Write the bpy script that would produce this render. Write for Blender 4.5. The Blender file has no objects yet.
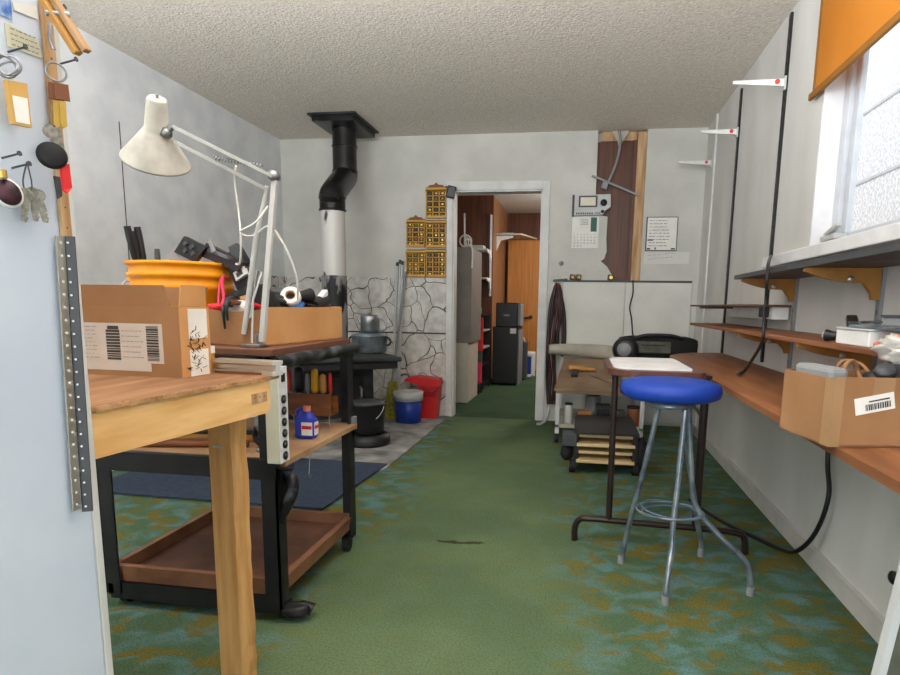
import bpy, bmesh, math, random
from mathutils import Vector, Matrix, noise
random.seed(7)
S = bpy.context.scene
COL = S.collection
PI = math.pi

# ------------------------------------------------------------------ camera
CAM = Vector((0, 0, 1.0))
R_ = Vector((0.98723444, 0.15854006, 0.01527135))
U_ = Vector((-0.03906806, 0.14808974, 0.98820196))
F_ = Vector((-0.15440806, 0.97618363, -0.15239314))
FL, PX, PY = 600.0, 483.4, 397.7
cd = bpy.data.cameras.new('camera')
cam = bpy.data.objects.new('camera', cd)
COL.objects.link(cam)
cam.matrix_world = Matrix(((R_.x, U_.x, -F_.x, CAM.x), (R_.y, U_.y, -F_.y, CAM.y), (R_.z, U_.z, -F_.z, CAM.z), (0, 0, 0, 1)))
cd.sensor_width = 36
cd.lens = 36 * FL / 900
cd.shift_x = (450 - PX) / 900
cd.shift_y = (PY - 337.5) / 900
cd.clip_start = 0.02
S.camera = cam

def at(x, y, X=None, Y=None, Z=None):
    """the point of the place seen at a spot of the photograph, on a plane of known X, Y or Z"""
    d = F_ + R_ * ((x - PX) / FL) - U_ * ((y - PY) / FL)
    if X is not None: t = (X - CAM.x) / d.x
    elif Y is not None: t = (Y - CAM.y) / d.y
    else: t = (Z - CAM.z) / d.z
    return CAM + d * t

# ------------------------------------------------------------------ light
S.view_settings.view_transform = 'Standard'
S.view_settings.look = 'None'
S.view_settings.gamma = 1.0
S.view_settings.use_curve_mapping = False
S.view_settings.exposure = 0.32
w = bpy.data.worlds.new('sky')
S.world = w
w.use_nodes = True
bg = w.node_tree.nodes['Background']
bg.inputs[0].default_value = (0.86, 0.93, 1.0, 1)
bg.inputs[1].default_value = 1.35
S.cycles.max_bounces = 10
S.cycles.diffuse_bounces = 6
S.cycles.sample_clamp_indirect = 8

def light(name, kind, loc, aim, **k):
    l = bpy.data.lights.new(name, kind)
    for a, b in k.items(): setattr(l, a, b)
    o = bpy.data.objects.new(name, l)
    COL.objects.link(o)
    o.location = loc
    o.rotation_euler = (Vector(aim) - Vector(loc)).to_track_quat('-Z', 'Y').to_euler()
    return o

sun = light('sun', 'SUN', (-6, 2, 8), (0, 2, 2.2), energy=0.9, angle=math.radians(6))
p1 = light('window_portal', 'AREA', (1.10, 1.76, 1.74), (0, 1.76, 1.74), shape='RECTANGLE', size=2.1, size_y=1.0)
p1.data.cycles.is_portal = True
light('rear_fill', 'AREA', (-0.9, -2.36, 1.35), (-0.9, 0, 1.35), energy=75, shape='RECTANGLE', size=2.8, size_y=1.9, color=(0.93, 0.97, 1.0))  # added fill from behind the viewer, at a guessed window out of view
light('upward_fill', 'AREA', (-0.8, 0.9, 1.85), (-0.8, 1.25, 3.0), energy=116, shape='RECTANGLE', size=2.6, size_y=1.7, color=(0.97, 0.98, 1.0))  # unseen upward fill, added to brighten the ceiling and the room
light('hall_fill', 'POINT', (0.35, 7.6, 1.95), (-0.6, 8.3, 0.8), energy=58, shadow_soft_size=0.12, color=(1.0, 0.96, 0.9))  # guessed point light, added out of view to brighten the next room

# ------------------------------------------------------------------ materials
def lin(c):
    return tuple((v / 12.92 if v <= 0.04045 else ((v + 0.055) / 1.055) ** 2.4) for v in (x / 255 for x in c))

def mat(name, c, rough=0.6, metal=0.0, c2=None, scale=8.0, bump=0.0, bscale=60.0, stretch=None, contrast=(0.35, 0.65), spec=0.4, coat=0.0):
    m = bpy.data.materials.new(name)
    m.use_nodes = True
    nt = m.node_tree
    b = nt.nodes['Principled BSDF']
    b.inputs['Roughness'].default_value = rough
    b.inputs['Metallic'].default_value = metal
    b.inputs['Specular IOR Level'].default_value = spec
    b.inputs['Coat Weight'].default_value = coat
    a = lin(c)
    tc = nt.nodes.new('ShaderNodeTexCoord')
    mp = nt.nodes.new('ShaderNodeMapping')
    nt.links.new(tc.outputs['Object'], mp.inputs[0])
    if stretch: mp.inputs['Scale'].default_value = stretch
    nz = nt.nodes.new('ShaderNodeTexNoise')
    nz.inputs['Scale'].default_value = scale
    nz.inputs['Detail'].default_value = 5
    nt.links.new(mp.outputs[0], nz.inputs['Vector'])
    rp = nt.nodes.new('ShaderNodeValToRGB')
    rp.color_ramp.elements[0].position = contrast[0]
    rp.color_ramp.elements[1].position = contrast[1]
    bb = lin(c2) if c2 else tuple(v * 0.86 for v in a)
    rp.color_ramp.elements[0].color = (*bb, 1)
    rp.color_ramp.elements[1].color = (*a, 1)
    nt.links.new(nz.outputs['Fac'], rp.inputs[0])
    nt.links.new(rp.outputs[0], b.inputs['Base Color'])
    if bump:
        n2 = nt.nodes.new('ShaderNodeTexNoise')
        n2.inputs['Scale'].default_value = bscale
        n2.inputs['Detail'].default_value = 3
        nt.links.new(mp.outputs[0], n2.inputs['Vector'])
        bp = nt.nodes.new('ShaderNodeBump')
        bp.inputs['Strength'].default_value = bump
        bp.inputs['Distance'].default_value = 0.01
        nt.links.new(n2.outputs['Fac'], bp.inputs['Height'])
        nt.links.new(bp.outputs[0], b.inputs['Normal'])
    return m

def mixn(nt, fac, a, b):
    n = nt.nodes.new('ShaderNodeMix'); n.data_type = 'RGBA'
    for s, v in ((0, fac), (6, a), (7, b)):
        if hasattr(v, 'is_output'): nt.links.new(v, n.inputs[s])
        elif s == 0: n.inputs[0].default_value = v
        else: n.inputs[s].default_value = (*v, 1)
    return n.outputs[2]

def mth(nt, op, a, b=None, c=None):
    n = nt.nodes.new('ShaderNodeMath'); n.operation = op
    for i, v in enumerate((a, b, c)):
        if v is None: continue
        if hasattr(v, 'is_output'): nt.links.new(v, n.inputs[i])
        else: n.inputs[i].default_value = v
    return n.outputs[0]

def smooth(nt, v, lo, hi):
    n = nt.nodes.new('ShaderNodeMapRange'); n.interpolation_type = 'SMOOTHSTEP'
    nt.links.new(v, n.inputs[0])
    n.inputs[1].default_value = lo; n.inputs[2].default_value = hi
    return n.outputs[0]

def nnoise(nt, vec, scale, detail=4, dist=0.0):
    n = nt.nodes.new('ShaderNodeTexNoise')
    n.inputs['Scale'].default_value = scale; n.inputs['Detail'].default_value = detail; n.inputs['Distortion'].default_value = dist
    nt.links.new(vec, n.inputs['Vector'])
    return n.outputs['Fac']

def carpet_mat(name, hall=False):
    m = bpy.data.materials.new(name); m.use_nodes = True
    nt = m.node_tree; b = nt.nodes['Principled BSDF']
    b.inputs['Roughness'].default_value = 0.95; b.inputs['Specular IOR Level'].default_value = 0.1
    tc = nt.nodes.new('ShaderNodeTexCoord'); v = tc.outputs['Object']
    sp = nt.nodes.new('ShaderNodeSeparateXYZ'); nt.links.new(v, sp.inputs[0])
    X, Y = sp.outputs[0], sp.outputs[1]
    mp = nt.nodes.new('ShaderNodeMapping'); mp.inputs['Scale'].default_value = (0.8, 1.0, 1); nt.links.new(v, mp.inputs[0])
    n1 = nnoise(nt, mp.outputs[0], 9.5, 6, 0.5)
    n2 = nnoise(nt, mp.outputs[0], 11.0, 5, 0.7)
    n3 = nnoise(nt, v, 1.7, 3)
    fine = nnoise(nt, v, 140.0, 2)
    green, teal, olive = lin((90, 112, 84)), lin((98, 134, 134)), lin((118, 106, 42))
    dark = lin((84, 108, 80))
    c = mixn(nt, smooth(nt, n1, 0.42, 0.66), dark, teal)
    c = mixn(nt, mth(nt, 'MULTIPLY', smooth(nt, n2, 0.50, 0.61), 0.9), c, olive)
    # the trodden path down the middle, where the pile is worn to plain green
    px = mth(nt, 'ADD', X, mth(nt, 'MULTIPLY', mth(nt, 'SUBTRACT', n3, 0.5), 0.6))
    cx = mth(nt, 'ADD', -0.42, mth(nt, 'MULTIPLY', mth(nt, 'SUBTRACT', Y, 2.2), -0.05))
    dd = mth(nt, 'ABSOLUTE', mth(nt, 'SUBTRACT', px, cx))
    wear = mth(nt, 'SUBTRACT', 1.0, smooth(nt, dd, 0.28, 0.62))
    worn = mixn(nt, smooth(nt, n3, 0.4, 0.62), lin((94, 114, 84)), lin((108, 126, 90)))
    c = mixn(nt, mth(nt, 'MULTIPLY', wear, 0.93), c, worn)
    # the torn slit in the carpet
    tx = mth(nt, 'ADD', X, 0.47)
    ty = mth(nt, 'SUBTRACT', Y, mth(nt, 'ADD', 2.39, mth(nt, 'MULTIPLY', mth(nt, 'SUBTRACT', n2, 0.5), 0.1)))
    e = mth(nt, 'ADD', mth(nt, 'POWER', mth(nt, 'DIVIDE', tx, 0.115), 2.0), mth(nt, 'POWER', mth(nt, 'DIVIDE', ty, 0.016), 2.0))
    tear = mth(nt, 'SUBTRACT', 1.0, smooth(nt, e, 0.5, 1.1))
    if not hall:
        c = mixn(nt, mth(nt, 'MULTIPLY', tear, 0.85), c, lin((50, 44, 30)))
    c = mixn(nt, mth(nt, 'MULTIPLY', smooth(nt, fine, 0.35, 0.7), 0.35), c, lin((40, 66, 44)))
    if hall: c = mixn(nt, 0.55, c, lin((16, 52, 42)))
    nt.links.new(c, b.inputs['Base Color'])
    bp = nt.nodes.new('ShaderNodeBump'); bp.inputs['Strength'].default_value = 0.5; bp.inputs['Distance'].default_value = 0.01
    h = mth(nt, 'ADD', fine, mth(nt, 'MULTIPLY', n1, 1.5))
    nt.links.new(h, bp.inputs['Height']); nt.links.new(bp.outputs[0], b.inputs['Normal'])
    return m

def stone_mat():
    m = bpy.data.materials.new('flagstone_panel'); m.use_nodes = True
    nt = m.node_tree; b = nt.nodes['Principled BSDF']; b.inputs['Roughness'].default_value = 0.75
    tc = nt.nodes.new('ShaderNodeTexCoord'); v = tc.outputs['Object']
    nv = nt.nodes.new('ShaderNodeTexNoise'); nv.inputs['Scale'].default_value = 3.0
    nt.links.new(v, nv.inputs['Vector'])
    ad = nt.nodes.new('ShaderNodeVectorMath'); ad.operation = 'MULTIPLY_ADD'
    nt.links.new(nv.outputs['Color'], ad.inputs[0]); ad.inputs[1].default_value = (0.34, 0.34, 0.34); nt.links.new(v, ad.inputs[2])
    vo = nt.nodes.new('ShaderNodeTexVoronoi'); vo.feature = 'DISTANCE_TO_EDGE'; vo.inputs['Scale'].default_value = 5.2
    nt.links.new(ad.outputs[0], vo.inputs['Vector'])
    vc = nt.nodes.new('ShaderNodeTexVoronoi'); vc.inputs['Scale'].default_value = 5.2
    nt.links.new(ad.outputs[0], vc.inputs['Vector'])
    cl = nnoise(nt, v, 14, 5)
    a = mixn(nt, smooth(nt, cl, 0.3, 0.7), lin((186, 183, 178)), lin((218, 216, 212)))
    edge = smooth(nt, vo.outputs['Distance'], 0.006, 0.026)
    c = mixn(nt, edge, lin((74, 68, 62)), a)
    nt.links.new(c, b.inputs['Base Color'])
    bp = nt.nodes.new('ShaderNodeBump'); bp.inputs['Strength'].default_value = 0.5; bp.inputs['Distance'].default_value = 0.008
    nt.links.new(edge, bp.inputs['Height']); nt.links.new(bp.outputs[0], b.inputs['Normal'])
    return m

def popcorn_mat(name, c):
    m = mat(name, c, 0.9, c2=tuple(v - 26 for v in c), scale=70, contrast=(0.3, 0.7), bump=1.0, bscale=75)
    return m

def paneling_mat(name, a, b2):
    return mat(name, a, 0.45, c2=b2, scale=2.2, stretch=(22, 22, 0.8), contrast=(0.3, 0.7))

def glass_mat():
    m = bpy.data.materials.new('window_glass'); m.use_nodes = True
    nt = m.node_tree
    b = nt.nodes['Principled BSDF']
    b.inputs['Transmission Weight'].default_value = 1.0
    b.inputs['Roughness'].default_value = 0.0
    b.inputs['IOR'].default_value = 1.02
    b.inputs['Base Color'].default_value = (1, 1, 1, 1)
    return m

M = dict(
    wall=mat('painted_wall', (208, 207, 201), 0.7, c2=(194, 194, 188), scale=3.5, bump=0.15, bscale=30),
    wall_left=mat('patched_plaster_wall', (226, 229, 231), 0.7, c2=(212, 216, 220), scale=4.5, contrast=(0.38, 0.6), bump=0.12, bscale=25),
    wall_right=mat('dusty_white_wall', (220, 220, 217), 0.7, c2=(200, 200, 196), scale=2.0, stretch=(1, 1.2, 0.6), bump=0.1),
    ceiling=popcorn_mat('popcorn_ceiling', (238, 230, 219)),
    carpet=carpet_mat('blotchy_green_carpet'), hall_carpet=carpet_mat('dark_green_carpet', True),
    stone=stone_mat(), concrete=mat('grey_hearth', (176, 174, 171), 0.85, c2=(96, 97, 98), scale=5, contrast=(0.35, 0.7), bump=0.2),
    trim=mat('white_trim', (220, 221, 219), 0.5), base=mat('pale_baseboard', (206, 205, 199), 0.6),
    panel_brown=paneling_mat('brown_wood_panel', (104, 62, 40), (72, 40, 25)),
    hall_panel=paneling_mat('dark_wood_panelling', (108, 66, 46), (76, 44, 30)),
    hall_lit=paneling_mat('lit_wood_panelling', (164, 118, 84), (136, 94, 64)),  # panelling colour lightened to carry the light on the side wall
    door_wood=paneling_mat('orange_wood_door', (200, 136, 66), (172, 108, 44)),
    stud=mat('raw_stud', (208, 176, 136), 0.75, c2=(160, 118, 76), scale=3, stretch=(10, 10, 1)),
    pine=mat('pine_lumber', (224, 172, 106), 0.65, c2=(200, 144, 80), scale=2.5, stretch=(1.2, 1.2, 1.2), contrast=(0.3, 0.7), bump=0.1),
    pine_v=mat('pine_lumber_upright', (232, 182, 120), 0.65, c2=(200, 146, 86), scale=2.5, stretch=(16, 16, 1.4), bump=0.2, bscale=20),
    pine_h=mat('pine_lumber_rail', (248, 204, 142), 0.65, c2=(230, 178, 112), scale=2.5, stretch=(16, 1.4, 16)),
    ply=mat('plywood_top', (150, 112, 82), 0.85, c2=(120, 86, 60), scale=2.6, stretch=(9, 1.2, 9), bump=0.1, spec=0.12),
    ply_edge=mat('plywood_edge', (206, 162, 116), 0.8, c2=(150, 106, 66), scale=30),
    shelf_wood=mat('varnished_shelf', (152, 100, 66), 0.55, c2=(120, 74, 46), scale=2.5, stretch=(12, 1.2, 12)),
    desk_wood=mat('varnished_worktop', (156, 104, 68), 0.5, c2=(116, 72, 44), scale=2.4, stretch=(10, 1.2, 10), contrast=(0.3, 0.68)),
    dark_shelf=mat('dark_shelf', (92, 82, 76), 0.6, c2=(66, 58, 54)), rust_shelf=mat('rust_brown_shelf', (112, 74, 56), 0.6),
    tray=mat('worn_brown_board', (122, 82, 62), 0.6, c2=(84, 56, 44), scale=6), tray_rim=mat('brown_rim', (150, 104, 76), 0.6, c2=(116, 76, 54), scale=6),
    black=mat('black_paint', (34, 34, 37), 0.45, c2=(20, 20, 22), scale=14, contrast=(0.3, 0.6)),
    worn_black=mat('worn_black_metal', (98, 104, 112), 0.4, 0.3, c2=(30, 30, 34), scale=16, contrast=(0.48, 0.66)),
    stove=mat('stove_iron', (62, 64, 68), 0.5, 0.3, c2=(36, 37, 40), scale=6),
    pipe_black=mat('black_pipe', (48, 46, 46), 0.35, 0.4, c2=(24, 23, 23), scale=9, contrast=(0.35, 0.7)),
    pipe_worn=mat('flaking_pipe', (150, 150, 150), 0.5, 0.3, c2=(34, 34, 36), scale=9, stretch=(1, 1, 0.4), contrast=(0.47, 0.53)),
    pipe_grey=mat('pale_grey_pipe', (206, 205, 202), 0.5, 0.1, c2=(60, 60, 62), scale=5, stretch=(1.4, 1.4, 0.5), contrast=(0.35, 0.40)),
    plastic=mat('black_plastic', (30, 30, 32), 0.4), rubber=mat('black_rubber', (24, 24, 25), 0.7), dgrey=mat('dark_grey', (70, 72, 76), 0.5),
    grey=mat('grey_plastic', (140, 142, 144), 0.5), lgrey=mat('light_grey', (196, 198, 198), 0.5),
    white=mat('white_paint', (232, 234, 236), 0.45), whitep=mat('white_plastic', (236, 237, 235), 0.4), paper=mat('paper', (238, 237, 232), 0.8, c2=(226, 225, 220)),
    cabinet=mat('white_enamel', (212, 222, 238), 0.35, c2=(200, 212, 230), scale=5), cream=mat('cream_metal', (206, 204, 184), 0.5),
    card=mat('cardboard', (164, 122, 84), 0.9, c2=(146, 106, 70), scale=5), card_lit=mat('lit_cardboard', (212, 160, 106), 0.85, c2=(196, 142, 88), scale=5),  # second cardboard is a lightened copy for faces turned to the window
    card_d=mat('cardboard_inside', (150, 108, 72), 0.9), tape=mat('packing_tape', (168, 132, 94), 0.3, coat=0.2),
    ink=mat('printed_ink', (70, 68, 66), 0.8), inkl=mat('pale_print', (150, 148, 144), 0.8), pen=mat('marker_ink', (44, 40, 38), 0.8),
    orange=mat('orange_plastic', (246, 166, 22), 0.4, c2=(232, 142, 10), scale=4), blind=None,
    blind_bar=mat('brown_hem', (150, 98, 34), 0.7), gold=mat('ochre_bracket', (170, 122, 56), 0.55, c2=(144, 98, 40)),
    yellow=mat('gold_yellow_plastic', (200, 148, 44), 0.4), rackback=mat('dark_rack_card', (70, 62, 36), 0.7),
    blue=mat('blue_vinyl', (24, 68, 172), 0.55, c2=(18, 54, 148), scale=6), blue_d=mat('blue_plastic', (34, 66, 160), 0.4), blue_b=mat('royal_blue_plastic', (48, 66, 190), 0.4),
    red=mat('red_plastic', (214, 36, 40), 0.45), pink=mat('pink_plastic', (222, 50, 96), 0.5), maroon=mat('maroon_cable', (70, 34, 38), 0.5),
    mat_blue=mat('navy_floor_mat', (52, 66, 86), 0.85, c2=(42, 54, 74), scale=30, bump=0.3, bscale=200),
    steel=mat('chrome_steel', (176, 178, 182), 0.3, 0.9, c2=(140, 142, 146)), keysteel=mat('key_steel', (150, 146, 136), 0.45, 0.7, c2=(112, 108, 100), scale=200), steel_s=mat('silver_paint', (150, 160, 168), 0.35, 0.6, c2=(84, 96, 112), scale=12, contrast=(0.3, 0.6)),
    alu=mat('aluminium', (206, 200, 186), 0.3, 0.8), lamp=mat('dusty_white_enamel', (196, 194, 186), 0.5, c2=(158, 155, 146), scale=12, contrast=(0.3, 0.6)),
    brass=mat('brass', (196, 160, 82), 0.35, 0.8), copper=mat('brown_key_plastic', (128, 76, 46), 0.5), table=mat('brown_laminate', (104, 66, 54), 0.4, c2=(84, 50, 42), scale=5),
    leg_brown=mat('dark_brown_tube', (54, 42, 40), 0.35, 0.4), olive=mat('olive_fabric', (98, 100, 88), 0.9, c2=(76, 78, 68), scale=12), dark_fab=mat('black_fabric', (30, 31, 31), 0.9),
    bag=mat('milky_plastic_bag', (214, 208, 200), 0.3), orange_r=mat('salmon_plastic', (224, 126, 92), 0.5), green=mat('green_plastic', (110, 160, 90), 0.5),
    bristle=mat('yellow_green_bristle', (166, 156, 62), 0.9, c2=(110, 108, 44), scale=40), wood_h=mat('tool_handle_wood', (196, 142, 74), 0.5),
    yh=mat('yellow_handle', (226, 170, 30), 0.35), stucco=mat('white_stucco', (236, 236, 234), 0.9, c2=(206, 206, 206), scale=30, contrast=(0.42, 0.58), bump=0.4, bscale=60),
    fridge=mat('grey_cabinet_front', (136, 130, 124), 0.5), cream_w=mat('off_white_cabinet_front', (202, 196, 184), 0.5), tan=mat('tan_sheet', (156, 132, 108), 0.8, c2=(124, 102, 80), scale=4),
    beige=mat('beige_plastic_wrap', (190, 186, 172), 0.45, c2=(160, 156, 142), scale=6), glass=glass_mat(), screen=mat('pale_display', (226, 220, 200), 0.3), purple=mat('purple_print', (86, 44, 58), 0.4, c2=(30, 24, 26), scale=60),
    plank=mat('pale_plank', (214, 190, 142), 0.7), note=mat('yellow_note', (224, 220, 194), 0.8), sticker=mat('blue_sticker', (60, 110, 190), 0.5, c2=(190, 210, 235), scale=60), teal=mat('teal_paper', (70, 110, 100), 0.7),
    redp=mat('red_dot', (226, 70, 56), 0.6), dirtw=mat('board_white', (222, 222, 216), 0.6, c2=(208, 208, 202), scale=3),
)

def blind_mat():
    m = mat('orange_blind', (226, 160, 66), 0.8, c2=(216, 148, 54), scale=3)
    nt = m.node_tree; b_ = nt.nodes['Principled BSDF']; out = nt.nodes['Material Output']
    tr = nt.nodes.new('ShaderNodeBsdfTranslucent'); tr.inputs[0].default_value = (*lin((236, 176, 90)), 1)
    mx = nt.nodes.new('ShaderNodeMixShader'); mx.inputs[0].default_value = 0.5
    nt.links.new(b_.outputs[0], mx.inputs[1]); nt.links.new(tr.outputs[0], mx.inputs[2]); nt.links.new(mx.outputs[0], out.inputs[0])
    return m
M['blind'] = blind_mat()

# ------------------------------------------------------------------ mesh builder
class MB:
    def __init__(s, m=None):
        s.v = []; s.f = []; s.m = m or Matrix.Identity(4); s.sm = []
    def add(s, vs, fs, smooth=False):
        o = len(s.v)
        s.v += [s.m @ Vector(p) for p in vs]
        s.f += [[i + o for i in f] for f in fs]
        s.sm += [smooth] * len(fs)
        return s
    def box(s, a, b, bev=0.0, M_=None):
        x0, y0, z0 = (min(p, q) for p, q in zip(a, b)); x1, y1, z1 = (max(p, q) for p, q in zip(a, b))
        vs = [(x0, y0, z0), (x1, y0, z0), (x1, y1, z0), (x0, y1, z0), (x0, y0, z1), (x1, y0, z1), (x1, y1, z1), (x0, y1, z1)]
        fs = [(0, 3, 2, 1), (4, 5, 6, 7), (0, 1, 5, 4), (1, 2, 6, 5), (2, 3, 7, 6), (3, 0, 4, 7)]
        if bev:
            bm = bmesh.new()
            bv = [bm.verts.new(p) for p in vs]
            for f in fs: bm.faces.new([bv[i] for i in f])
            bmesh.ops.bevel(bm, geom=bm.edges[:], offset=bev, segments=2, affect='EDGES', profile=0.5)
            bm.verts.index_update()
            vs = [v.co.copy() for v in bm.verts]; fs = [[v.index for v in f.verts] for f in bm.faces]
            bm.free()
        if M_: vs = [M_ @ Vector(p) for p in vs]
        return s.add(vs, fs)
    def obox(s, c, size, rot=(0, 0, 0), bev=0.0):
        from mathutils import Euler
        h = [d / 2 for d in size]
        T = Matrix.Translation(Vector(c)) @ Euler(rot).to_matrix().to_4x4()
        return s.box([-d for d in h], h, bev, T)
    def bar(s, p0, p1, w_, t_, up=(0, 0, 1), bev=0.0):
        """a rectangular bar from p0 to p1"""
        p0, p1 = Vector(p0), Vector(p1); d = p1 - p0; L = d.length; d.normalize()
        u = Vector(up); u = (u - d * u.dot(d)); u.normalize(); x = d.cross(u)
        T = Matrix(((x.x, d.x, u.x, p0.x), (x.y, d.y, u.y, p0.y), (x.z, d.z, u.z, p0.z), (0, 0, 0, 1)))
        return s.box((-w_ / 2, 0, -t_ / 2), (w_ / 2, L, t_ / 2), bev, T)
    def prism(s, pts, vec):
        n = len(pts); vec = Vector(vec)
        vs = [Vector(p) for p in pts] + [Vector(p) + vec for p in pts]
        fs = [list(range(n))[::-1], list(range(n, 2 * n))] + [(i, (i + 1) % n, n + (i + 1) % n, n + i) for i in range(n)]
        return s.add(vs, fs)
    def quad(s, a, b, c, d): return s.add([a, b, c, d], [(0, 1, 2, 3)])
    def lathe(s, prof, c=(0, 0, 0), axis=(0, 0, 1), n=24, sx=1, sy=1):
        """prof: (r, h) pairs along axis"""
        ax = Vector(axis).normalized()
        q = Vector((0, 0, 1)).rotation_difference(ax).to_matrix()
        vs = []; fs = []
        for r, h in prof:
            for i in range(n):
                t = 2 * PI * i / n
                vs.append(Vector(c) + q @ Vector((r * sx * math.cos(t), r * sy * math.sin(t), h)))
        for k in range(len(prof) - 1):
            for i in range(n):
                j = (i + 1) % n
                fs.append((k * n + i, k * n + j, (k + 1) * n + j, (k + 1) * n + i))
        s.add(vs, fs, True)
        if prof[0][0] > 1e-6: s.add(vs[:n], [list(range(n))[::-1]])
        if prof[-1][0] > 1e-6: s.add(vs[-n:], [list(range(n))])
        return s
    def cyl(s, p0, p1, r, r1=None, n=16):
        p0, p1 = Vector(p0), Vector(p1)
        return s.lathe([(r, 0), (r if r1 is None else r1, (p1 - p0).length)], p0, p1 - p0, n)
    def tube(s, pts, r, n=8, res=0):
        pts = [Vector(p) for p in pts]
        if res:
            if isinstance(r, (list, tuple)):
                r = [r[i] + (r[i + 1] - r[i]) * k / res for i in range(len(r) - 1) for k in range(res)] + [r[-1]]
            out = []
            for i in range(len(pts) - 1):
                p0 = pts[max(i - 1, 0)]; p1 = pts[i]; p2 = pts[i + 1]; p3 = pts[min(i + 2, len(pts) - 1)]
                for k in range(res):
                    t = k / res
                    out.append(0.5 * ((2 * p1) + (p2 - p0) * t + (2 * p0 - 5 * p1 + 4 * p2 - p3) * t * t + (3 * p1 - p0 - 3 * p2 + p3) * t ** 3))
            pts = out + [pts[-1]]
        vs = []; fs = []; u = None
        for i, p in enumerate(pts):
            d = (pts[min(i + 1, len(pts) - 1)] - pts[max(i - 1, 0)]).normalized()
            if u is None:
                u = d.orthogonal().normalized()
            u = (u - d * u.dot(d)).normalized(); x = d.cross(u)
            rr = r[i] if isinstance(r, (list, tuple)) else r
            for k in range(n):
                t = 2 * PI * k / n
                vs.append(p + u * (rr * math.cos(t)) + x * (rr * math.sin(t)))
        for i in range(len(pts) - 1):
            for k in range(n):
                j = (k + 1) % n
                fs.append((i * n + k, i * n + j, (i + 1) * n + j, (i + 1) * n + k))
        s.add(vs, fs, True)
        s.add(vs[:n], [list(range(n))[::-1]]); s.add(vs[-n:], [list(range(n))])
        return s
    def blob(s, c, r, amp=0.0, seed=0, n=14, m=10, freq=2.0):
        c = Vector(c); vs = []; fs = []
        for i in range(m + 1):
            ph = PI * i / m
            for k in range(n):
                t = 2 * PI * k / n
                d = Vector((math.sin(ph) * math.cos(t), math.sin(ph) * math.sin(t), -math.cos(ph)))
                g = 1 + amp * noise.noise(d * freq + Vector((seed, seed * 1.7, 0)))
                vs.append(c + Vector((d.x * r[0], d.y * r[1], d.z * r[2])) * g)
        for i in range(m):
            for k in range(n):
                j = (k + 1) % n
                fs.append((i * n + k, i * n + j, (i + 1) * n + j, (i + 1) * n + k))
        return s.add(vs, fs, True)
    def torus(s, c, R, r, axis=(0, 0, 1), n=24, arc=2 * PI, start=0):
        q = Vector((0, 0, 1)).rotation_difference(Vector(axis).normalized()).to_matrix()
        pts = [Vector(c) + q @ Vector((R * math.cos(start + arc * i / n), R * math.sin(start + arc * i / n), 0)) for i in range(n + 1)]
        return s.tube(pts, r, 6)
    def text(s, body, o, u, v, size):
        """lettering lying in the plane of u (right) and v (up)"""
        cu = bpy.data.curves.new('t', 'FONT'); cu.body = body; cu.size = size; cu.extrude = 0.0003
        ob = bpy.data.objects.new('t', cu); COL.objects.link(ob)
        me = ob.to_mesh()
        u, v = Vector(u).normalized(), Vector(v).normalized(); nn = u.cross(v)
        vs = [Vector(o) + u * p.co.x + v * p.co.y + nn * p.co.z for p in me.vertices]
        s.add(vs, [list(p.vertices) for p in me.polygons])
        ob.to_mesh_clear(); bpy.data.objects.remove(ob); bpy.data.curves.remove(cu)
        return s
    def scribble(s, o, u, v, w_, h_, rows, seed=0, th=0.0012, fill=0.85, nn=None):
        """rows of small unreadable print"""
        rnd = random.Random(seed); o, u, v = Vector(o), Vector(u).normalized(), Vector(v).normalized()
        k = (nn or u.cross(v)).normalized() * 0.0004
        for i in range(rows):
            y = h_ * (1 - (i + 0.5) / rows); x = 0
            while x < w_ * fill:
                L = rnd.uniform(0.04, 0.16) * w_
                L = min(L, w_ - x)
                p = o + u * x + v * y + k
                s.add([p, p + u * L, p + u * L + v * th, p + v * th], [(0, 1, 2, 3)])
                x += L + rnd.uniform(0.02, 0.06) * w_
        return s

ORG = {}
def link(mb, name, m, origin, smooth_all=False):
    me = bpy.data.meshes.new(name)
    origin = Vector(origin)
    me.from_pydata([tuple(p - origin) for p in mb.v], [], mb.f)
    me.polygons.foreach_set('use_smooth', mb.sm)
    me.materials.append(M[m] if isinstance(m, str) else m)
    me.update()
    bm = bmesh.new(); bm.from_mesh(me); bmesh.ops.recalc_face_normals(bm, faces=bm.faces); bm.to_mesh(me); bm.free()
    o = bpy.data.objects.new(name, me)
    COL.objects.link(o)
    return o

def thing(name, label, cat, loc, group=None):
    o = bpy.data.objects.new(name, None)
    o.empty_display_size = 0.05
    COL.objects.link(o)
    o.location = loc
    ORG[o] = Vector(loc)
    o['label'] = label; o['category'] = cat
    if group: o['group'] = group
    return o

def part(mb, name, m, parent, label=None, kind=None):
    o = link(mb, name, m, ORG[parent])
    o.parent = parent
    ORG[o] = ORG[parent]
    if label: o['label'] = label
    if kind: o['kind'] = kind
    return o

def single(mb, name, m, label, cat, group=None, kind=None):
    xs = [p.x for p in mb.v]; ys = [p.y for p in mb.v]; zs = [p.z for p in mb.v]
    c = Vector(((min(xs) + max(xs)) / 2, (min(ys) + max(ys)) / 2, min(zs)))
    o = link(mb, name, m, c)
    o.location = c
    ORG[o] = c
    o['label'] = label; o['category'] = cat
    if group: o['group'] = group
    if kind: o['kind'] = kind
    return o

def struct(mb, name, m, parent=None):
    o = link(mb, name, m, (0, 0, 0))
    ORG[o] = Vector((0, 0, 0))
    if parent: o.parent = parent
    o['kind'] = 'structure'
    return o

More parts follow.
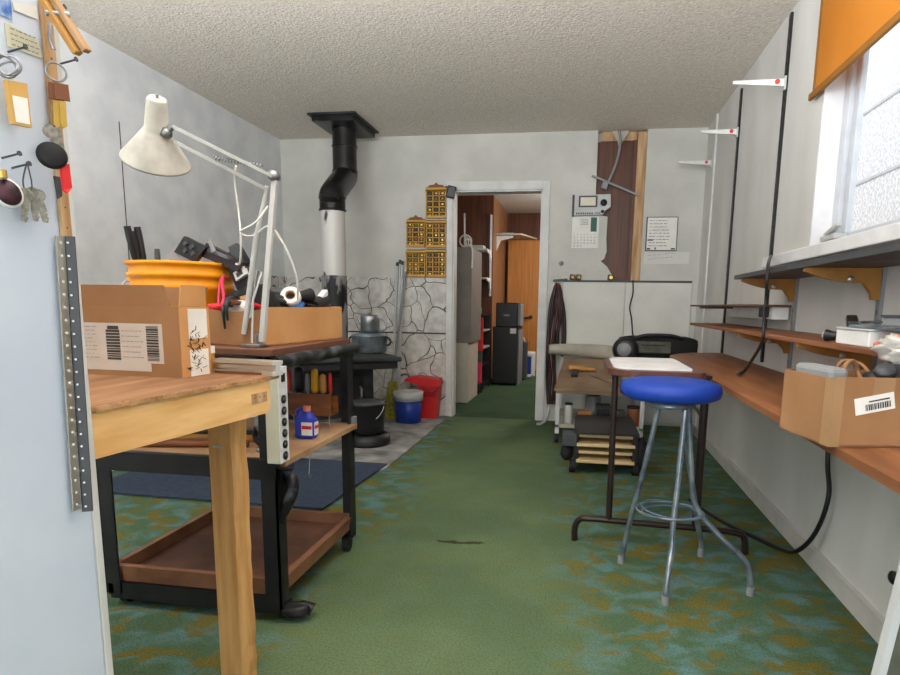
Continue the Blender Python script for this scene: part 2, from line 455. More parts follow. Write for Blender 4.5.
def dup(root, loc, label=None, rot=None):
    r = root.copy(); COL.objects.link(r); r.location = loc
    if rot: r.rotation_euler = rot
    if label: r['label'] = label
    for ch in list(root.children):
        c = ch.copy(); COL.objects.link(c); c.parent = r
        for g in list(ch.children):
            d = g.copy(); COL.objects.link(d); d.parent = c
    return r

# ================================================================== THE ROOM
XL, XR, YB, H = -2.687, 0.945, 5.24, 2.42
YR = -2.4
DX0, DX1, DH = -1.118, -0.352, 1.965
struct(MB().box((XL - .1, YR - .1, -.06), (XR + .1, YB, 0)), 'floor', 'carpet')
struct(MB().box((XL - .1, YR - .1, H), (XR + .1, YB + .12, H + .08)), 'ceiling', 'ceiling')
struct(MB().box((XL - .1, YR - .1, 0), (XL, YB + .12, H)), 'wall_left', 'wall_left')
# right wall, with the window opening
WY0, WY1, WZ0, WZ1 = 0.72, 2.80, 1.245, 2.235
b = MB()
b.box((XR, WY1, 0), (XR + .14, YB + .12, H)); b.box((XR, YR - .1, 0), (XR + .14, WY0, H))
b.box((XR, WY0, 0), (XR + .14, WY1, WZ0)); b.box((XR, WY0, WZ1), (XR + .14, WY1, H))
struct(b, 'wall_right', 'wall_right')
# back wall, with the doorway and the broken recess
RX0, RX1, RZ0 = 0.085, 0.478, 1.222
b = MB(); T = .12
b.box((XL, YB, 0), (DX0, YB + T, H)); b.box((DX0, YB, DH), (DX1, YB + T, H))
b.box((DX1, YB, 0), (RX0, YB + T, H)); b.box((RX0, YB, 0), (RX1, YB + T, RZ0)); b.box((RX1, YB, 0), (XR, YB + T, H))
b.box((RX0, YB + .09, RZ0), (RX1, YB + T, H))
# ragged plaster left at the lower left of the recess
b.prism([(RX0, YB, RZ0), (.262, YB, RZ0), (.245, YB, 1.27), (.205, YB, 1.335), (.15, YB, 1.38), (.178, YB, 1.40), (.196, YB, 1.46), (.188, YB, 1.56), (.19, YB, 1.74), (RX0, YB, 1.76)], (0, .016, 0))
struct(b, 'wall_back', 'wall')
struct(MB().box((RX0 + .002, YB + .045, RZ0), (RX1 - .085, YB + .06, 2.34)), 'trim_1', 'panel_brown')
b = MB(); b.box((RX1 - .075, YB - .004, RZ0), (RX1 - .002, YB + .085, 2.40)); b.box((RX0 + .03, YB + .04, 2.345), (RX1 - .08, YB + .085, H - .005))
struct(b, 'trim_2', 'stud')
b = MB(); b.box((RX1 - .105, YB + .004, RZ0), (RX1 - .077, YB + .044, 2.34)); b.box((RX0 + .19, YB + .01, RZ0), (RX1 - .077, YB + .044, RZ0 + .035))
struct(b, 'trim_3', 'panel_brown')
# rear wall behind the viewer, with a guessed wide window opening added for light
b = MB()
b.box((XL, YR - .1, 0), (-2.3, YR, H)); b.box((.5, YR - .1, 0), (XR, YR, H)); b.box((-2.3, YR - .1, 0), (.5, YR, .4)); b.box((-2.3, YR - .1, 2.3), (.5, YR, H))
struct(b, 'wall_rear', 'wall')
# door trim
b = MB()
b.box((DX0 - .055, YB - .016, 0), (DX0, YB, DH + .07), .003); b.box((DX1, YB - .016, 0), (DX1 + .062, YB, DH + .07), .003); b.box((DX0, YB - .016, DH), (DX1, YB, DH + .07), .003)
b.box((DX0 - .0, YB, 0), (DX0 + .012, YB + T, DH)); b.box((DX1 - .012, YB, 0), (DX1, YB + T, DH)); b.box((DX0, YB, DH - .012), (DX1, YB + T, DH))
struct(b, 'door_1', 'trim')
# stone sheets on the chimney corner
b = MB(); b.box((XL, YB - .012, .752), (DX0 - .057, YB, 1.228)); b.box((XL, YB - .012, 0), (DX0 - .057, YB, .738)); b.box((XL, 4.92, .752), (XL + .012, YB - .013, 1.228)); b.box((XL, 4.92, 0), (XL + .012, YB - .013, .738))
struct(b, 'trim_4', 'stone')
struct(MB().box((XL, YB - .006, .738), (DX0 - .057, YB, .752)), 'trim_5', 'dgrey')
struct(MB().box((XL, 3.36, .0), (-1.14, YB - .013, .006)), 'floor_hearth', 'concrete')
# white sheet on the lower wall, right of the doorway
struct(MB().box((-.155, YB - .018, .03), (.36, YB, 1.205), .002).box((.364, YB - .018, .03), (XR - .05, YB, 1.205), .002), 'trim_6', 'dirtw')
struct(MB().box((-.16, YB - .02, 1.206), (XR - .05, YB, 1.222)), 'trim_7', 'dgrey')
# right wall corner strip, seams and baseboard
struct(MB().box((XR - .014, 4.88, 0), (XR, 4.93, H), .002), 'trim_8', 'trim')
struct(MB().box((XR - .014, YR, 0), (XR, YB - .02, .075), .003).box((XR - .022, YR, .075), (XR, YB - .02, .083)), 'baseboard_right', 'base')
b = MB()
b.box((XL, 3.296, 1.2), (XL + .002, 3.302, 2.02)); struct(b, 'trim_9', 'ink')
# window
b = MB()
xo = XR + .14
b.box((XR, WY0, WZ0), (xo, WY1, WZ0 + .012)); b.box((XR, WY1 - .012, WZ0), (xo, WY1, WZ1)); b.box((XR, WY0, WZ1 - .012), (xo, WY1, WZ1)); b.box((XR, WY0, WZ0), (xo, WY0 + .012, WZ1))
wf = struct(b, 'window_1', 'white')
b = MB(); x0, x1 = XR + .075, XR + .125
for y in (WY1 - .07, 1.74, WY0 + .012): b.box((x0, y, WZ0 + .012), (x1, y + .058, WZ1 - .012), .004)
b.box((x0, WY0, WZ0 + .012), (x1, WY1, WZ0 + .06), .004); b.box((x0, WY0, WZ1 - .06), (x1, WY1, WZ1 - .012), .004)
for y in (WY1 - .12, 1.69): b.box((x0 + .015, y, WZ0 + .06), (x1 - .012, y + .045, WZ1 - .06), .003)
o = struct(b, 'window_frame', mat('grey_white_vinyl', (206, 212, 220), .4), wf)
struct(MB().box((.86, .70, 1.198), (XR, 3.16, 1.246), .004), 'window_sill', 'white', wf)
o = struct(MB().box((XR + .098, WY0 + .05, WZ0 + .05), (XR + .101, WY1 - .06, WZ1 - .05)), 'window_pane', 'glass', wf)
b = MB(); b.box((XR + .02, 2.60, WZ0 + .035), (XR + .072, 2.74, WZ0 + .055), .005); b.bar((XR + .04, 2.73, WZ0 + .06), (XR + .02, 2.56, WZ0 + .085), .022, .016, bev=.004); b.cyl((XR + .05, 2.66, WZ0 + .05), (XR + .05, 2.66, WZ0 + .075), .018)
struct(b, 'window_latch', 'lgrey', wf)
# the neighbouring wall outside the window
b = MB(); b.box((2.9, -4, -.2), (3.05, 9, 4.2)); struct(b, 'wall_neighbour', 'stucco')
b = MB()
for z in (.9, 1.62, 2.34, 3.06): b.box((2.885, -4, z), (2.9, 9, z + .025))
struct(b, 'trim_neighbour', 'lgrey')

# ---- the room beyond the doorway
HX0, HX1, HY0 = -2.6, 1.2, YB + T
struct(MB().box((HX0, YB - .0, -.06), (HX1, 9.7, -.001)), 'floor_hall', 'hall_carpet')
struct(MB().box((HX0, HY0, H), (HX1, 9.7, H + .06)), 'ceiling_hall', popcorn_mat('hall_popcorn_ceiling', (226, 222, 214)))
struct(MB().box((HX0, 8.05, 0), (-1.18, 8.12, H)), 'wall_hall_near', 'hall_panel')
struct(MB().box((-1.25, 8.12, 0), (-1.18, 9.6, H)), 'wall_hall_side', 'hall_lit')
struct(MB().box((-1.25, 9.6, 0), (HX1, 9.68, H)), 'wall_hall_far', 'hall_panel')
struct(MB().box((HX1, HY0, 0), (HX1 + .08, 9.68, H)), 'wall_hall_right', 'hall_lit')
struct(MB().box((HX0 - .08, HY0, 0), (HX0, 8.12, H)), 'wall_hall_left', 'hall_panel')

# ================================================================== BIG FURNITURE
# ---- white cabinet at the near left, whose side is hung with keys
CX, CY = -0.60, 0.654
cab = thing('tall_cabinet', 'tall white enamel cabinet whose side panel is hung with keys and notes', 'cabinet', (-1.0, .3, 0))
part(MB().box((-1.3, 0.02, .06), (CX, CY - .012, 2.0), .004), 'body', 'cabinet', cab)
part(MB().box((-1.3, CY - .012, .06), (CX - .0, CY, 2.0), .002), 'edge_trim', 'trim', cab)
part(MB().box((-1.28, .05, 0), (CX - .02, CY - .03, .06)), 'plinth', 'grey', cab)
hooks = [(8, 52), (60, 64), (47, 128), (12, 168), (2, 158), (48, 12)]
for hx, hy in hooks:
    p = at(hx, hy, X=CX); b = MB(); b.cyl(p, p + Vector((.022, 0, .004)), .0011, n=8); b.cyl(p + Vector((.021, 0, .004)), p + Vector((.022, 0, .0042)), .0028, n=8); part(b, 'nail', 'dgrey', cab)
# paper notes on the panel
def note(name, m, quad, label, rows, seed, lift=.0008):
    ps = [at(x, y, X=CX + lift) for x, y in quad]
    t = thing(name, label, 'note', ps[3])
    part(MB().prism(ps, (.0006, 0, 0)), 'sheet', m, t)
    u = ps[2] - ps[3]; v = ps[0] - ps[3]
    if rows:
        part(MB().scribble(ps[3] + u * .1 + Vector((.0012, 0, 0)), u, v, u.length * .8, v.length * .9, rows, seed, .0012, nn=Vector((1, 0, 0))), 'handwriting', 'inkl', t)
note('paper_note', 'note', [(4, 22), (37, 40), (43, 59), (7, 46)], 'pale yellow handwritten note pinned high on the white cabinet side', 4, 2)
note('paper_sheet', 'paper', [(12, 2), (36, 6), (38, 20), (14, 10)], 'white paper slip beside the blue sticker on the cabinet side', 0, 3)
note('sticker', 'sticker', [(-6, -8), (10, -6), (12, 20), (-6, 12)], 'blue and white picture sticker at the cabinet top', 0, 4)
# wooden yardstick along the panel edge, slotted steel angle below it
def strip(name, m, pa, pb, wid, label, cat, hole_m, n, hole_r, xoff=.001, th=.004):
    a = at(*pa, X=CX + xoff); c = at(*pb, X=CX + xoff)
    t = thing(name, label, cat, c)
    d = (c - a); side = Vector((1, 0, 0)).cross(d).normalized() * wid
    if side.y < 0: side = -side
    part(MB().prism([a - side * .5, a + side * .5, c + side * .5, c - side * .5], (th, 0, 0)), 'strip', m, t)
    for i in range(n):
        p = a + d * ((i + .5) / n) + Vector((th, 0, 0))
        part(MB().cyl(p, p + Vector((.0005, 0, 0)), hole_r, n=8), 'hole', hole_m, t)
    return t
strip('yardstick', 'stud', (41, -20), (65, 238), .013, 'pale wooden yardstick nailed along the edge of the white cabinet side', 'ruler', 'copper', 12, .0011)
t = strip('slotted_angle', 'alu', (59, 236), (76, 510), .011, 'slotted steel angle strip hanging down the edge of the white cabinet', 'metal strip', 'white', 22, .0016, .0052, .002)
a, c = at(63, 236, X=CX + .0052), at(82, 512, X=CX + .0052)
part(MB().prism([a, a + Vector((.010, .005, 0)), c + Vector((.010, .005, 0)), c], (0, .0015, 0)), 'dark_flange', 'dgrey', t, 'dark flange of the angle')
for i in range(22):
    p = a + (c - a) * ((i + .5) / 22) + Vector((.0055, .0018, 0)); part(MB().cyl(p + Vector((.0, -.0012, 0)), p + Vector((0.0004, -.0022, 0)), .0013, n=8), 'hole', 'white', t)

# ---- things hung on the cabinet side
def facing(p): return (CAM - p).normalized()
def key(bm_head, bm_blade, p, L, tilt=0.0):
    """key hanging from p, broad side towards the room"""
    n = Vector((.75, -.66, 0)); u = Vector((.66, .75, 0)); dn = (Vector((0, 0, -1)) + u * tilt).normalized(); s_ = n.cross(dn)
    c = p + dn * .010
    bm_head.lathe([(.0068, 0), (.0068, .002)], c, n, 14)
    a = c + dn * .005
    bm_blade.prism([a - s_ * .0035, a + s_ * .0035, a + s_ * .0035 + dn * L * .5, a + s_ * .002 + dn * L * .55, a + s_ * .0034 + dn * L * .62, a + s_ * .002 + dn * L * .7, a + s_ * .003 + dn * L * .8, a + s_ * .001 + dn * L, a - s_ * .0035 + dn * L * .93], n * .0018)
# tag on a split ring
p = at(4, 66, X=CX + .012)
t = thing('key_tag', 'yellow framed key tag with white card on a coil of rings', 'key tag', p)
b = MB().torus(p, .011, .0012, (1, -.5, .2)); b.torus(p + Vector((.002, .004, .002)), .010, .0012, (.6, -1, .2)); b.torus(p + Vector((.003, .001, -.002)), .009, .001, (.2, -1, .6)); part(b, 'ring', 'steel', t)
ps = [at(3, 80, X=CX + .010), at(23, 84, X=CX + .014), at(28, 128, X=CX + .014), at(9, 124, X=CX + .010)]
part(MB().prism(ps, (.005, 0, 0)), 'tag_frame', mat('amber_plastic', (214, 168, 92), .4), t)
def lerp4(ps, u, v): return (ps[0] * (1 - u) + ps[1] * u) * (1 - v) + (ps[3] * (1 - u) + ps[2] * u) * v
q = [lerp4(ps, .12, .34) + Vector((.0055, 0, 0)), lerp4(ps, .88, .34) + Vector((.0055, 0, 0)), lerp4(ps, .86, .94) + Vector((.0055, 0, 0)), lerp4(ps, .14, .94) + Vector((.0055, 0, 0))]
part(MB().prism(q, (.0006, 0, 0)), 'card', 'paper', t)
# brown headed keys on a ring
p = at(56, 72, X=CX + .02)
t = thing('key_ring', 'split ring with two brown headed keys on the top nail', 'keys', p, 'key rings on the cabinet side')
part(MB().torus(p, .0095, .0011, (1, -.7, 0)), 'ring', 'steel', t)
for k, (dx, dy) in enumerate(((-.003, 0), (.003, .002))):
    pp = p + Vector((dx, dy, -.007)); c = pp + Vector((0, 0, -.013)); n = Vector((.75, -.66, 0)); u = Vector((.66, .75, 0))
    kh = part(MB().prism([c - u * .0065 + Vector((0, 0, .008)), c + u * .0065 + Vector((0, 0, .008)), c + u * .007 - Vector((0, 0, .009)), c - u * .007 - Vector((0, 0, .009))], n * .003), 'key_head', 'copper', t)
    d0 = c - Vector((0, 0, .010)); part(MB().prism([d0 - u * .003, d0 + u * .003, d0 + u * .0025 - Vector((0, 0, .026)), d0 - u * .002 - Vector((0, 0, .029)), d0 - u * .004 - Vector((0, 0, .024))], n * .002), 'key_blade', 'brass', t)
# clothes peg
a = at(40, -6, X=-.575); c = at(78, 54, X=-.545)
t = thing('clothes_peg', 'wooden clothes peg clipped at the top of the white cabinet', 'peg', c)
part(MB().bar(a, c, .011, .006, (1, 0, .3), .001), 'jaw', 'wood_h', t)
a2 = a + Vector((.004, .006, .006)); c2 = c + Vector((.007, .005, .004))
part(MB().bar(a2, c2, .010, .006, (1, 0, .3), .001), 'jaw', 'stud', t)
part(MB().cyl(a.lerp(c, .35) + Vector((-.004, -.006, 0)), a.lerp(c, .35) + Vector((.01, .01, .004)), .003), 'spring', 'steel', t)
# small hook under the peg
p = at(50, 24, X=CX + .012)
b = MB().tube([p, at(50, 38, X=CX + .014), at(54, 50, X=CX + .016)], .0022, 8)
single(b, 'steel_hook', 'steel', 'bent steel hook hanging below the clothes peg', 'hook')
# black round fob, with keys above and a red tag below
p = at(42, 130, X=CX + .012)
t = thing('key_fob', 'round black key fob with red tag and grey keys', 'key fob', p)
c = at(52, 156, X=CX + .022)
part(MB().lathe([(.0, 0), (.012, 0), (.0135, .002), (.0135, .005), (.012, .007), (0, .007)], c, (.75, -.66, .1), 24), 'disc', 'rubber', t)
part(MB().torus(c + Vector((.002, -.002, 0)), .0132, .0014, (.75, -.66, .1)), 'rim', 'rubber', t)
ps = [at(59, 166, X=CX + .026), at(67, 164, X=CX + .030), at(70, 188, X=CX + .030), at(66, 193, X=CX + .030), at(62, 190, X=CX + .026)]
part(MB().prism(ps, (.003, 0, 0)), 'red_tag', 'red', t)
hb, bb = MB(), MB()
key(hb, bb, at(44, 122, X=CX + .016), .024, .5); key(hb, bb, at(51, 124, X=CX + .02), .02, .3)
part(hb, 'key_head', 'keysteel', t); part(bb, 'key_blade', 'keysteel', t)
ps = [at(53, 176, X=CX + .012), at(59, 177, X=CX + .012), at(61, 196, X=CX + .012), at(57, 199, X=CX + .012)]
part(MB().prism(ps, (.002, 0, 0)), 'key_tip', 'dgrey', t)
# steel keys on a loop
p = at(27, 162, X=CX + .018)
t = thing('key_bunch', 'bunch of steel keys on a long wire loop beside the purple fob', 'keys', p, 'key rings on the cabinet side')
part(MB().tube([p, at(23, 180, X=CX + .014), at(26, 192, X=CX + .014), at(32, 186, X=CX + .016), p], .0008, 6, 4), 'loop', 'dgrey', t)
for x, y, ti in ((26, 185, -.1), (31, 184, .05), (35, 186, .2)):
    hb, bb = MB(), MB(); key(hb, bb, at(x, y, X=CX + .014), .024, ti)
    hd = part(hb, 'key_head', 'keysteel', t); part(bb, 'key_blade', 'keysteel', hd)
# purple oval fob
c = at(7, 193, X=CX + .01)
t = thing('oval_fob', 'purple oval key fob with white rim low on the cabinet side', 'key fob', c)
part(MB().lathe([(0, 0), (.0155, 0), (.0155, .003), (0, .003)], c, (1, -.45, .05), 24, 1.0, .85), 'rim', 'whitep', t)
part(MB().lathe([(0, .0), (.013, .0), (.013, .0012), (0, .0012)], c + Vector((1, -.45, .05)).normalized() * .003, (1, -.45, .05), 24, 1.0, .85), 'picture', 'purple', t)
part(MB().cyl(at(2, 170, X=CX + .012), at(3, 178, X=CX + .012), .004), 'clasp', 'brass', t)

# ---- workbench
bx, by = -0.735, 1.345
TB = Matrix.Translation((-.703, 1.325, 0)) @ Matrix.Rotation(-.119, 4, 'Z') @ Matrix.Translation((.731, -1.345, 0))
BT = .83
t = wb = thing('workbench', 'pine workbench with plywood top, holding the labelled carton', 'workbench', (-1.1, 1.0, 0))
part(MB(TB).box((-1.50, .70, BT - .010), (bx + .004, by, BT), .001), 'top', 'ply', t)
b = MB(TB)
rnd = random.Random(4)
for i in range(80):
    y = .70 + i * .00806; b.box((bx + .003, y, BT - .0098 + rnd.uniform(0, .0015)), (bx + .0048 + rnd.uniform(0, .0008), y + .0079, BT - rnd.uniform(.0, .001)))
part(b, 'top_edge', 'ply_edge', t, kind='stuff')
b = MB(TB).prism([(bx, .70, BT - .0105), (bx, by - .032, BT - .0105), (bx, by - .032, BT - .072), (bx, by - .036, BT - .080), (bx, by - .048, BT - .086), (bx, .70, BT - .086)], (-.038, 0, 0)); part(b, 'rail', 'pine_h', t)
part(MB(TB).box((-1.47, by - .05, BT - .086), (-.885, by - .012, BT - .0105), .002), 'rail', 'pine', t)
part(MB(TB).box((-1.47, .71, BT - .086), (bx - .04, .748, BT - .0105), .002), 'rail', 'pine', t)
for lx, ly in ((-.880, by - .073), (-.880, .74), (-1.47, by - .075), (-1.47, .74)):
    b = MB(TB)
    w_, d_ = .073, .04
    # chewed right edge
    n = 22; vs = []; fs = []; r2 = random.Random(int(lx * 100 + ly * 37))
    for i in range(n + 1):
        z = (BT - .019) * i / n; e = r2.uniform(0, .005); e2 = r2.uniform(0, .004)
        vs += [(lx, ly, z), (lx + w_ - .008 - e2, ly, z), (lx + w_ + .004 - e, ly + .012 + e2, z), (lx + w_ + .005 - e, ly + d_, z), (lx, ly + d_, z)]
    for i in range(n):
        for k in range(5):
            j = (k + 1) % 5; fs.append((i * 5 + k, i * 5 + j, i * 5 + 5 + j, i * 5 + 5 + k))
    fs += [(4, 3, 2, 1, 0), tuple(n * 5 + k for k in range(5))]
    b.add(vs, fs); part(b, 'leg', 'pine_v', t)
part(MB(TB).prism([(bx + .0006, 1.245, .795), (bx + .0006, 1.30, .795), (bx + .0006, 1.30, .773), (bx + .0006, 1.245, .773)], (.0008, 0, 0)), 'paper_scrap', 'stud', t)
b = MB(TB)
for y in (1.256, 1.273, 1.290): part(MB(TB).cyl((bx + .001, y, .785), (bx + .0022, y, .785), .002, n=8), 'staple', 'redp', t)
part(MB(TB).bar((-.865, by - .075, .66), (-.839, by - .075, .664), .004, .004), 'nail', 'steel', t)

# ---- carton with shipping label, on the bench
ang = -.03   # front face direction
T_ = Matrix.Translation((-.866, 1.198, BT)) @ Matrix.Rotation(ang, 4, 'Z')
# local frame: x to the left is negative; front face on y=0, depth along +y
t = thing('carton', 'brown carton with shipping label and open flaps on the workbench', 'carton', T_ @ Vector((-.2, .06, 0)))
Wc, Dc, Hc = .46, .105, .156
b = MB(T_); th = .004
b.box((-Wc, 0, 0), (0, th, Hc)); b.box((-Wc, Dc - th, 0), (0, Dc, Hc)); b.box((-th, th, 0), (0, Dc - th, Hc)); b.box((-Wc, th, 0), (-Wc + th, Dc - th, Hc)); b.box((-Wc + th, th, 0), (-th, Dc - th, th))
part(b, 'body', 'card', t)
part(MB(T_).prism([(-Wc, 0, Hc + .001), (-.022, 0, Hc + .001), (-.030, -.003, Hc + .046), (-Wc, -.003, Hc + .046)], (0, th, 0)), 'flap', 'card', t)
part(MB(T_).prism([(0, .008, Hc + .001), (0, Dc - .008, Hc + .001), (.003, Dc - .012, Hc + .048), (.003, .012, Hc + .048)], (-th, 0, 0)), 'flap', 'card_lit', t)
part(MB(T_).prism([(-Wc, Dc, Hc + .001), (-.01, Dc, Hc + .001), (-.012, Dc + .015, Hc + .045), (-Wc, Dc + .015, Hc + .045)], (0, th, 0)), 'flap', 'card_d', t)
part(MB(T_).prism([(-.004, .002, .0), (-.004, Dc, 0), (-.004, Dc, Hc), (-.004, .002, Hc)], (.0046, 0, 0)), 'end_panel', 'card_lit', t)  # end face in the lightened cardboard, its lit look put into the colour
lab = part(MB(T_).box((-.300, -.001, .030), (-.042, .0, .118)).box((-.30, -.0008, .012), (-.075, 0, .03)), 'shipping_label', mat('shipping_paper', (208, 198, 188), .8), t)
b = MB(T_)
rnd = random.Random(2); z = .036
while z < .112:
    h = rnd.choice((.0015, .003, .0045)); b.box((-.082, -.0016, z), (-.052, -.001, min(z + h, .114))); z += h + rnd.choice((.0012, .002))
part(b, 'barcode', 'ink', lab); b = MB(T_); z = .036
while z < .1:
    h = rnd.choice((.003, .005)); b.box((-.185, -.0016, z), (-.150, -.001, z + h)); z += h + .0018
b.box((-.18, -.0016, .104), (-.152, -.001, .112))
part(b, 'barcode', 'ink', lab)
b = MB(T_); b.scribble((-.295, -.0012, .035), (1, 0, 0), (0, 0, 1), .09, .078, 9, 5, .0016); part(b, 'print', 'inkl', lab); b = MB(T_); b.scribble((-.145, -.0012, .036), (1, 0, 0), (0, 0, 1), .055, .07, 6, 6, .002)
part(b, 'print', 'inkl', lab)
tp = part(MB(T_).box((0.0008, .03, .085), (.0016, .095, Hc - .004)).box((.0008, .03, .0), (.0016, .095, .06)), 'tape_patch', 'paper', t)
b = MB(T_)
rnd = random.Random(11)
for i in range(52):
    y = .032 + rnd.uniform(0, .045); z = .105 - i * .0018
    b.bar((.0018, y, z), (.0018, y + rnd.uniform(-.016, .016), z + rnd.uniform(-.010, .010)), .0005, .0022, (1, 0, 0))
part(b, 'marker_scrawl', 'pen', tp)
# ---- small yellow box behind the carton
t = thing('small_box', 'small yellow and white box squeezed beside the carton end', 'box', (-.905, 1.318, BT))
part(MB().box((-.935, 1.303, BT), (-.872, 1.333, BT + .062), .001), 'body', 'yellow', t)
part(MB().box((-.9355, 1.3025, BT + .046), (-.8715, 1.3335, BT + .0625)), 'white_band', 'paper', t)
# ---- aluminium extrusion across the bench end
t = thing('metal_channel', 'silver aluminium channel lying across the end of the workbench', 'metal bar', (-.86, 1.325, BT))
prof = [(0, 0), (.036, 0), (.036, .008), (.026, .012), (.026, .022), (.036, .026), (.036, .034), (0, .034), (0, .026), (.010, .022), (.010, .012), (0, .008)]
part(MB(TB).prism([(-.888, 1.306 + y, BT + z) for y, z in prof], (.166, 0, 0)), 'bar', 'alu', t)
part(MB(TB).prism([(-.7215, 1.306 + y, BT + z) for y, z in prof], (.004, 0, 0)), 'cut_end', 'lgrey', t)
part(MB(TB).box((-.88, 1.305, BT + .001), (-.75, 1.3062, BT + .007)), 'rust_stripe', 'copper', t)

# ---- black metal cart
cx0, cx1, cy0, cy1 = -1.50, -.885, 1.63, 2.265
t = cart = thing('tool_cart', 'black three tier metal cart with brown tray, loaded with boxes and lamp', 'cart', (-1.19, 1.95, 0))
for lx, sx in ((cx0, 1), (cx1, -1)):
    for ly, sy in ((cy0, 1), (cy1, -1)):
        b = MB(); b.box((lx, ly, .05), (lx + sx * .052, ly + sy * .006, .84)); b.box((lx, ly, .05), (lx + sx * .006, ly + sy * .052, .84))
        part(b, 'leg', 'black', t)
b = MB()
b.tube([(cx1 + .006, cy0, .825), (cx1 + .006, cy1 + .01, .825)], .02, 12)
b.box((cx1 - .03, cy0, .80), (cx1, cy1, .842)); 
part(b, 'top_rail', 'worn_black', t)
b = MB(); b.box((cx0, cy0, .80), (cx1 - .03, cy0 + .03, .842)); b.box((cx0, cy1 - .03, .80), (cx1 - .03, cy1, .842)); b.box((cx0, cy0 + .03, .80), (cx0 + .03, cy1 - .03, .842)); part(b, 'top_rail', 'black', t)
part(MB().box((cx0 + .01, cy0 + .01, .842), (cx1 - .004, cy1 - .01, .862), .002), 'top_board', 'rust_shelf', t)
b = MB(); b.box((cx0, cy0 - .004, .468), (cx1, cy0 + .02, .530)); b.box((cx0, cy1 - .02, .468), (cx1, cy1, .525)); b.box((cx0, cy0, .468), (cx0 + .02, cy1, .52)); part(b, 'shelf_rail', 'black', t)
part(MB().box((cx0 + .02, cy0 + .021, .506), (cx1 + .02, cy1 - .021, .526), .002), 'middle_shelf', mat('pale_worn_board', (196, 160, 122), .7, c2=(160, 122, 88), scale=5), t)
part(MB().box((cx1 - .004, cy1 - .03, .50), (cx1 + .012, cy1, .552)), 'shelf_bracket', 'grey', t)
part(MB().box((cx0 + .03, cy0 + .03, .085), (cx1 - .02, cy1 - .02, .10)), 'tray_floor', 'tray', t)
b = MB()
def rim(a, c, o):  # sloping rim
    a, c, o = Vector(a), Vector(c), Vector(o)
    b.prism([a, a + Vector((0, 0, .055)), a + o + Vector((0, 0, .055)), a + o * .6], c - a)
rim((cx0 + .03, cy0 + .03, .088), (cx1 - .02, cy0 + .03, .088), (0, -.02, 0))
rim((cx0 + .03, cy1 - .02, .088), (cx1 - .02, cy1 - .02, .088), (0, .018, 0))
rim((cx0 + .03, cy0 + .03, .088), (cx0 + .03, cy1 - .02, .088), (-.02, 0, 0))
rim((cx1 - .024, cy0 + .03, .088), (cx1 - .024, cy1 - .02, .088), (.024, 0, 0))
part(b, 'tray_rim', 'tray_rim', t)
b = MB(); b.box((cx0 + .01, cy0 + .008, .03), (cx1 - .01, cy0 + .028, .084)); b.box((cx0 + .01, cy1 - .03, .045), (cx1 - .01, cy1 - .01, .084)); b.box((cx0 + .01, cy0, .045), (cx0 + .028, cy1, .084)); part(b, 'base_rail', 'black', t)
for lx, ly in ((cx0 + .04, cy0 + .05), (cx1 - .01, cy0 + .05), (cx0 + .04, cy1 - .05), (cx1 - .02, cy1 - .05)):
    b = MB(); b.cyl((lx - .013, ly, .027), (lx + .013, ly, .027), .027); b.box((lx - .017, ly - .012, .03), (lx + .017, ly + .012, .058)); part(b, 'caster', 'rubber', t)
part(MB().blob((cx1 + .02, cy0 + .035, .035), (.06, .03, .022), .35, 3).tube([(cx1 - .02, cy0 + .03, .03), (cx1 + .05, cy0 + .05, .045), (cx1 + .075, cy0 + .055, .03)], [.02, .016, .022], 10), 'caster_fork', 'black', t)
b = MB(); b.tube([(cx1 - .004, cy0 + .02, .33), (cx1 + .010, cy0 + .03, .37), (cx1 + .024, cy0 + .04, .41), (cx1 + .024, cy0 + .05, .45), (cx1, cy0 + .06, .475), (cx1 - .03, cy0 + .05, .48)], [.010, .016, .020, .022, .020, .012], 10, 3)
part(b, 'push_handle', 'worn_black', t)

# ---- power strip on the cart leg
t = thing('power_strip', 'cream metal power strip with six sockets fixed upright to the cart leg', 'power strip', (-.866, 1.607, .532))
x1, y0_, y1_ = -.846, 1.585, 1.628
part(MB().box((-.888, y0_, .532), (x1 - .002, y1_, .817), .002), 'casing', 'cream', t)
part(MB().box((x1 - .002, y0_ + .001, .533), (x1 + .001, y1_ + .012, .816), .001), 'faceplate', 'white', t)
for i in range(6):
    z = .553 + i * .0335
    o = part(MB().lathe([(0, 0), (.0125, 0), (.0125, .004), (.0105, .005), (0, .005)], (x1 + .001, (y0_ + y1_) / 2 + .005, z), (1, 0, 0), 16), 'socket', 'plastic', t)
    part(MB().box((x1 + .006, y0_ + .018, z - .001), (x1 + .0066, y0_ + .022, z + .006)).box((x1 + .006, y0_ + .029, z - .001), (x1 + .0066, y0_ + .033, z + .006)), 'slot', 'grey', o)
part(MB().box((x1 + .001, y0_ + .018, .772), (x1 + .006, y0_ + .034, .797), .001), 'switch', 'plastic', t)
part(MB().tube([(-.866, 1.607, .533), (-.864, 1.61, .515), (-.85, 1.65, .50), (-.88, 1.72, .49)], .006, 8, 4), 'cord', 'plastic', t)

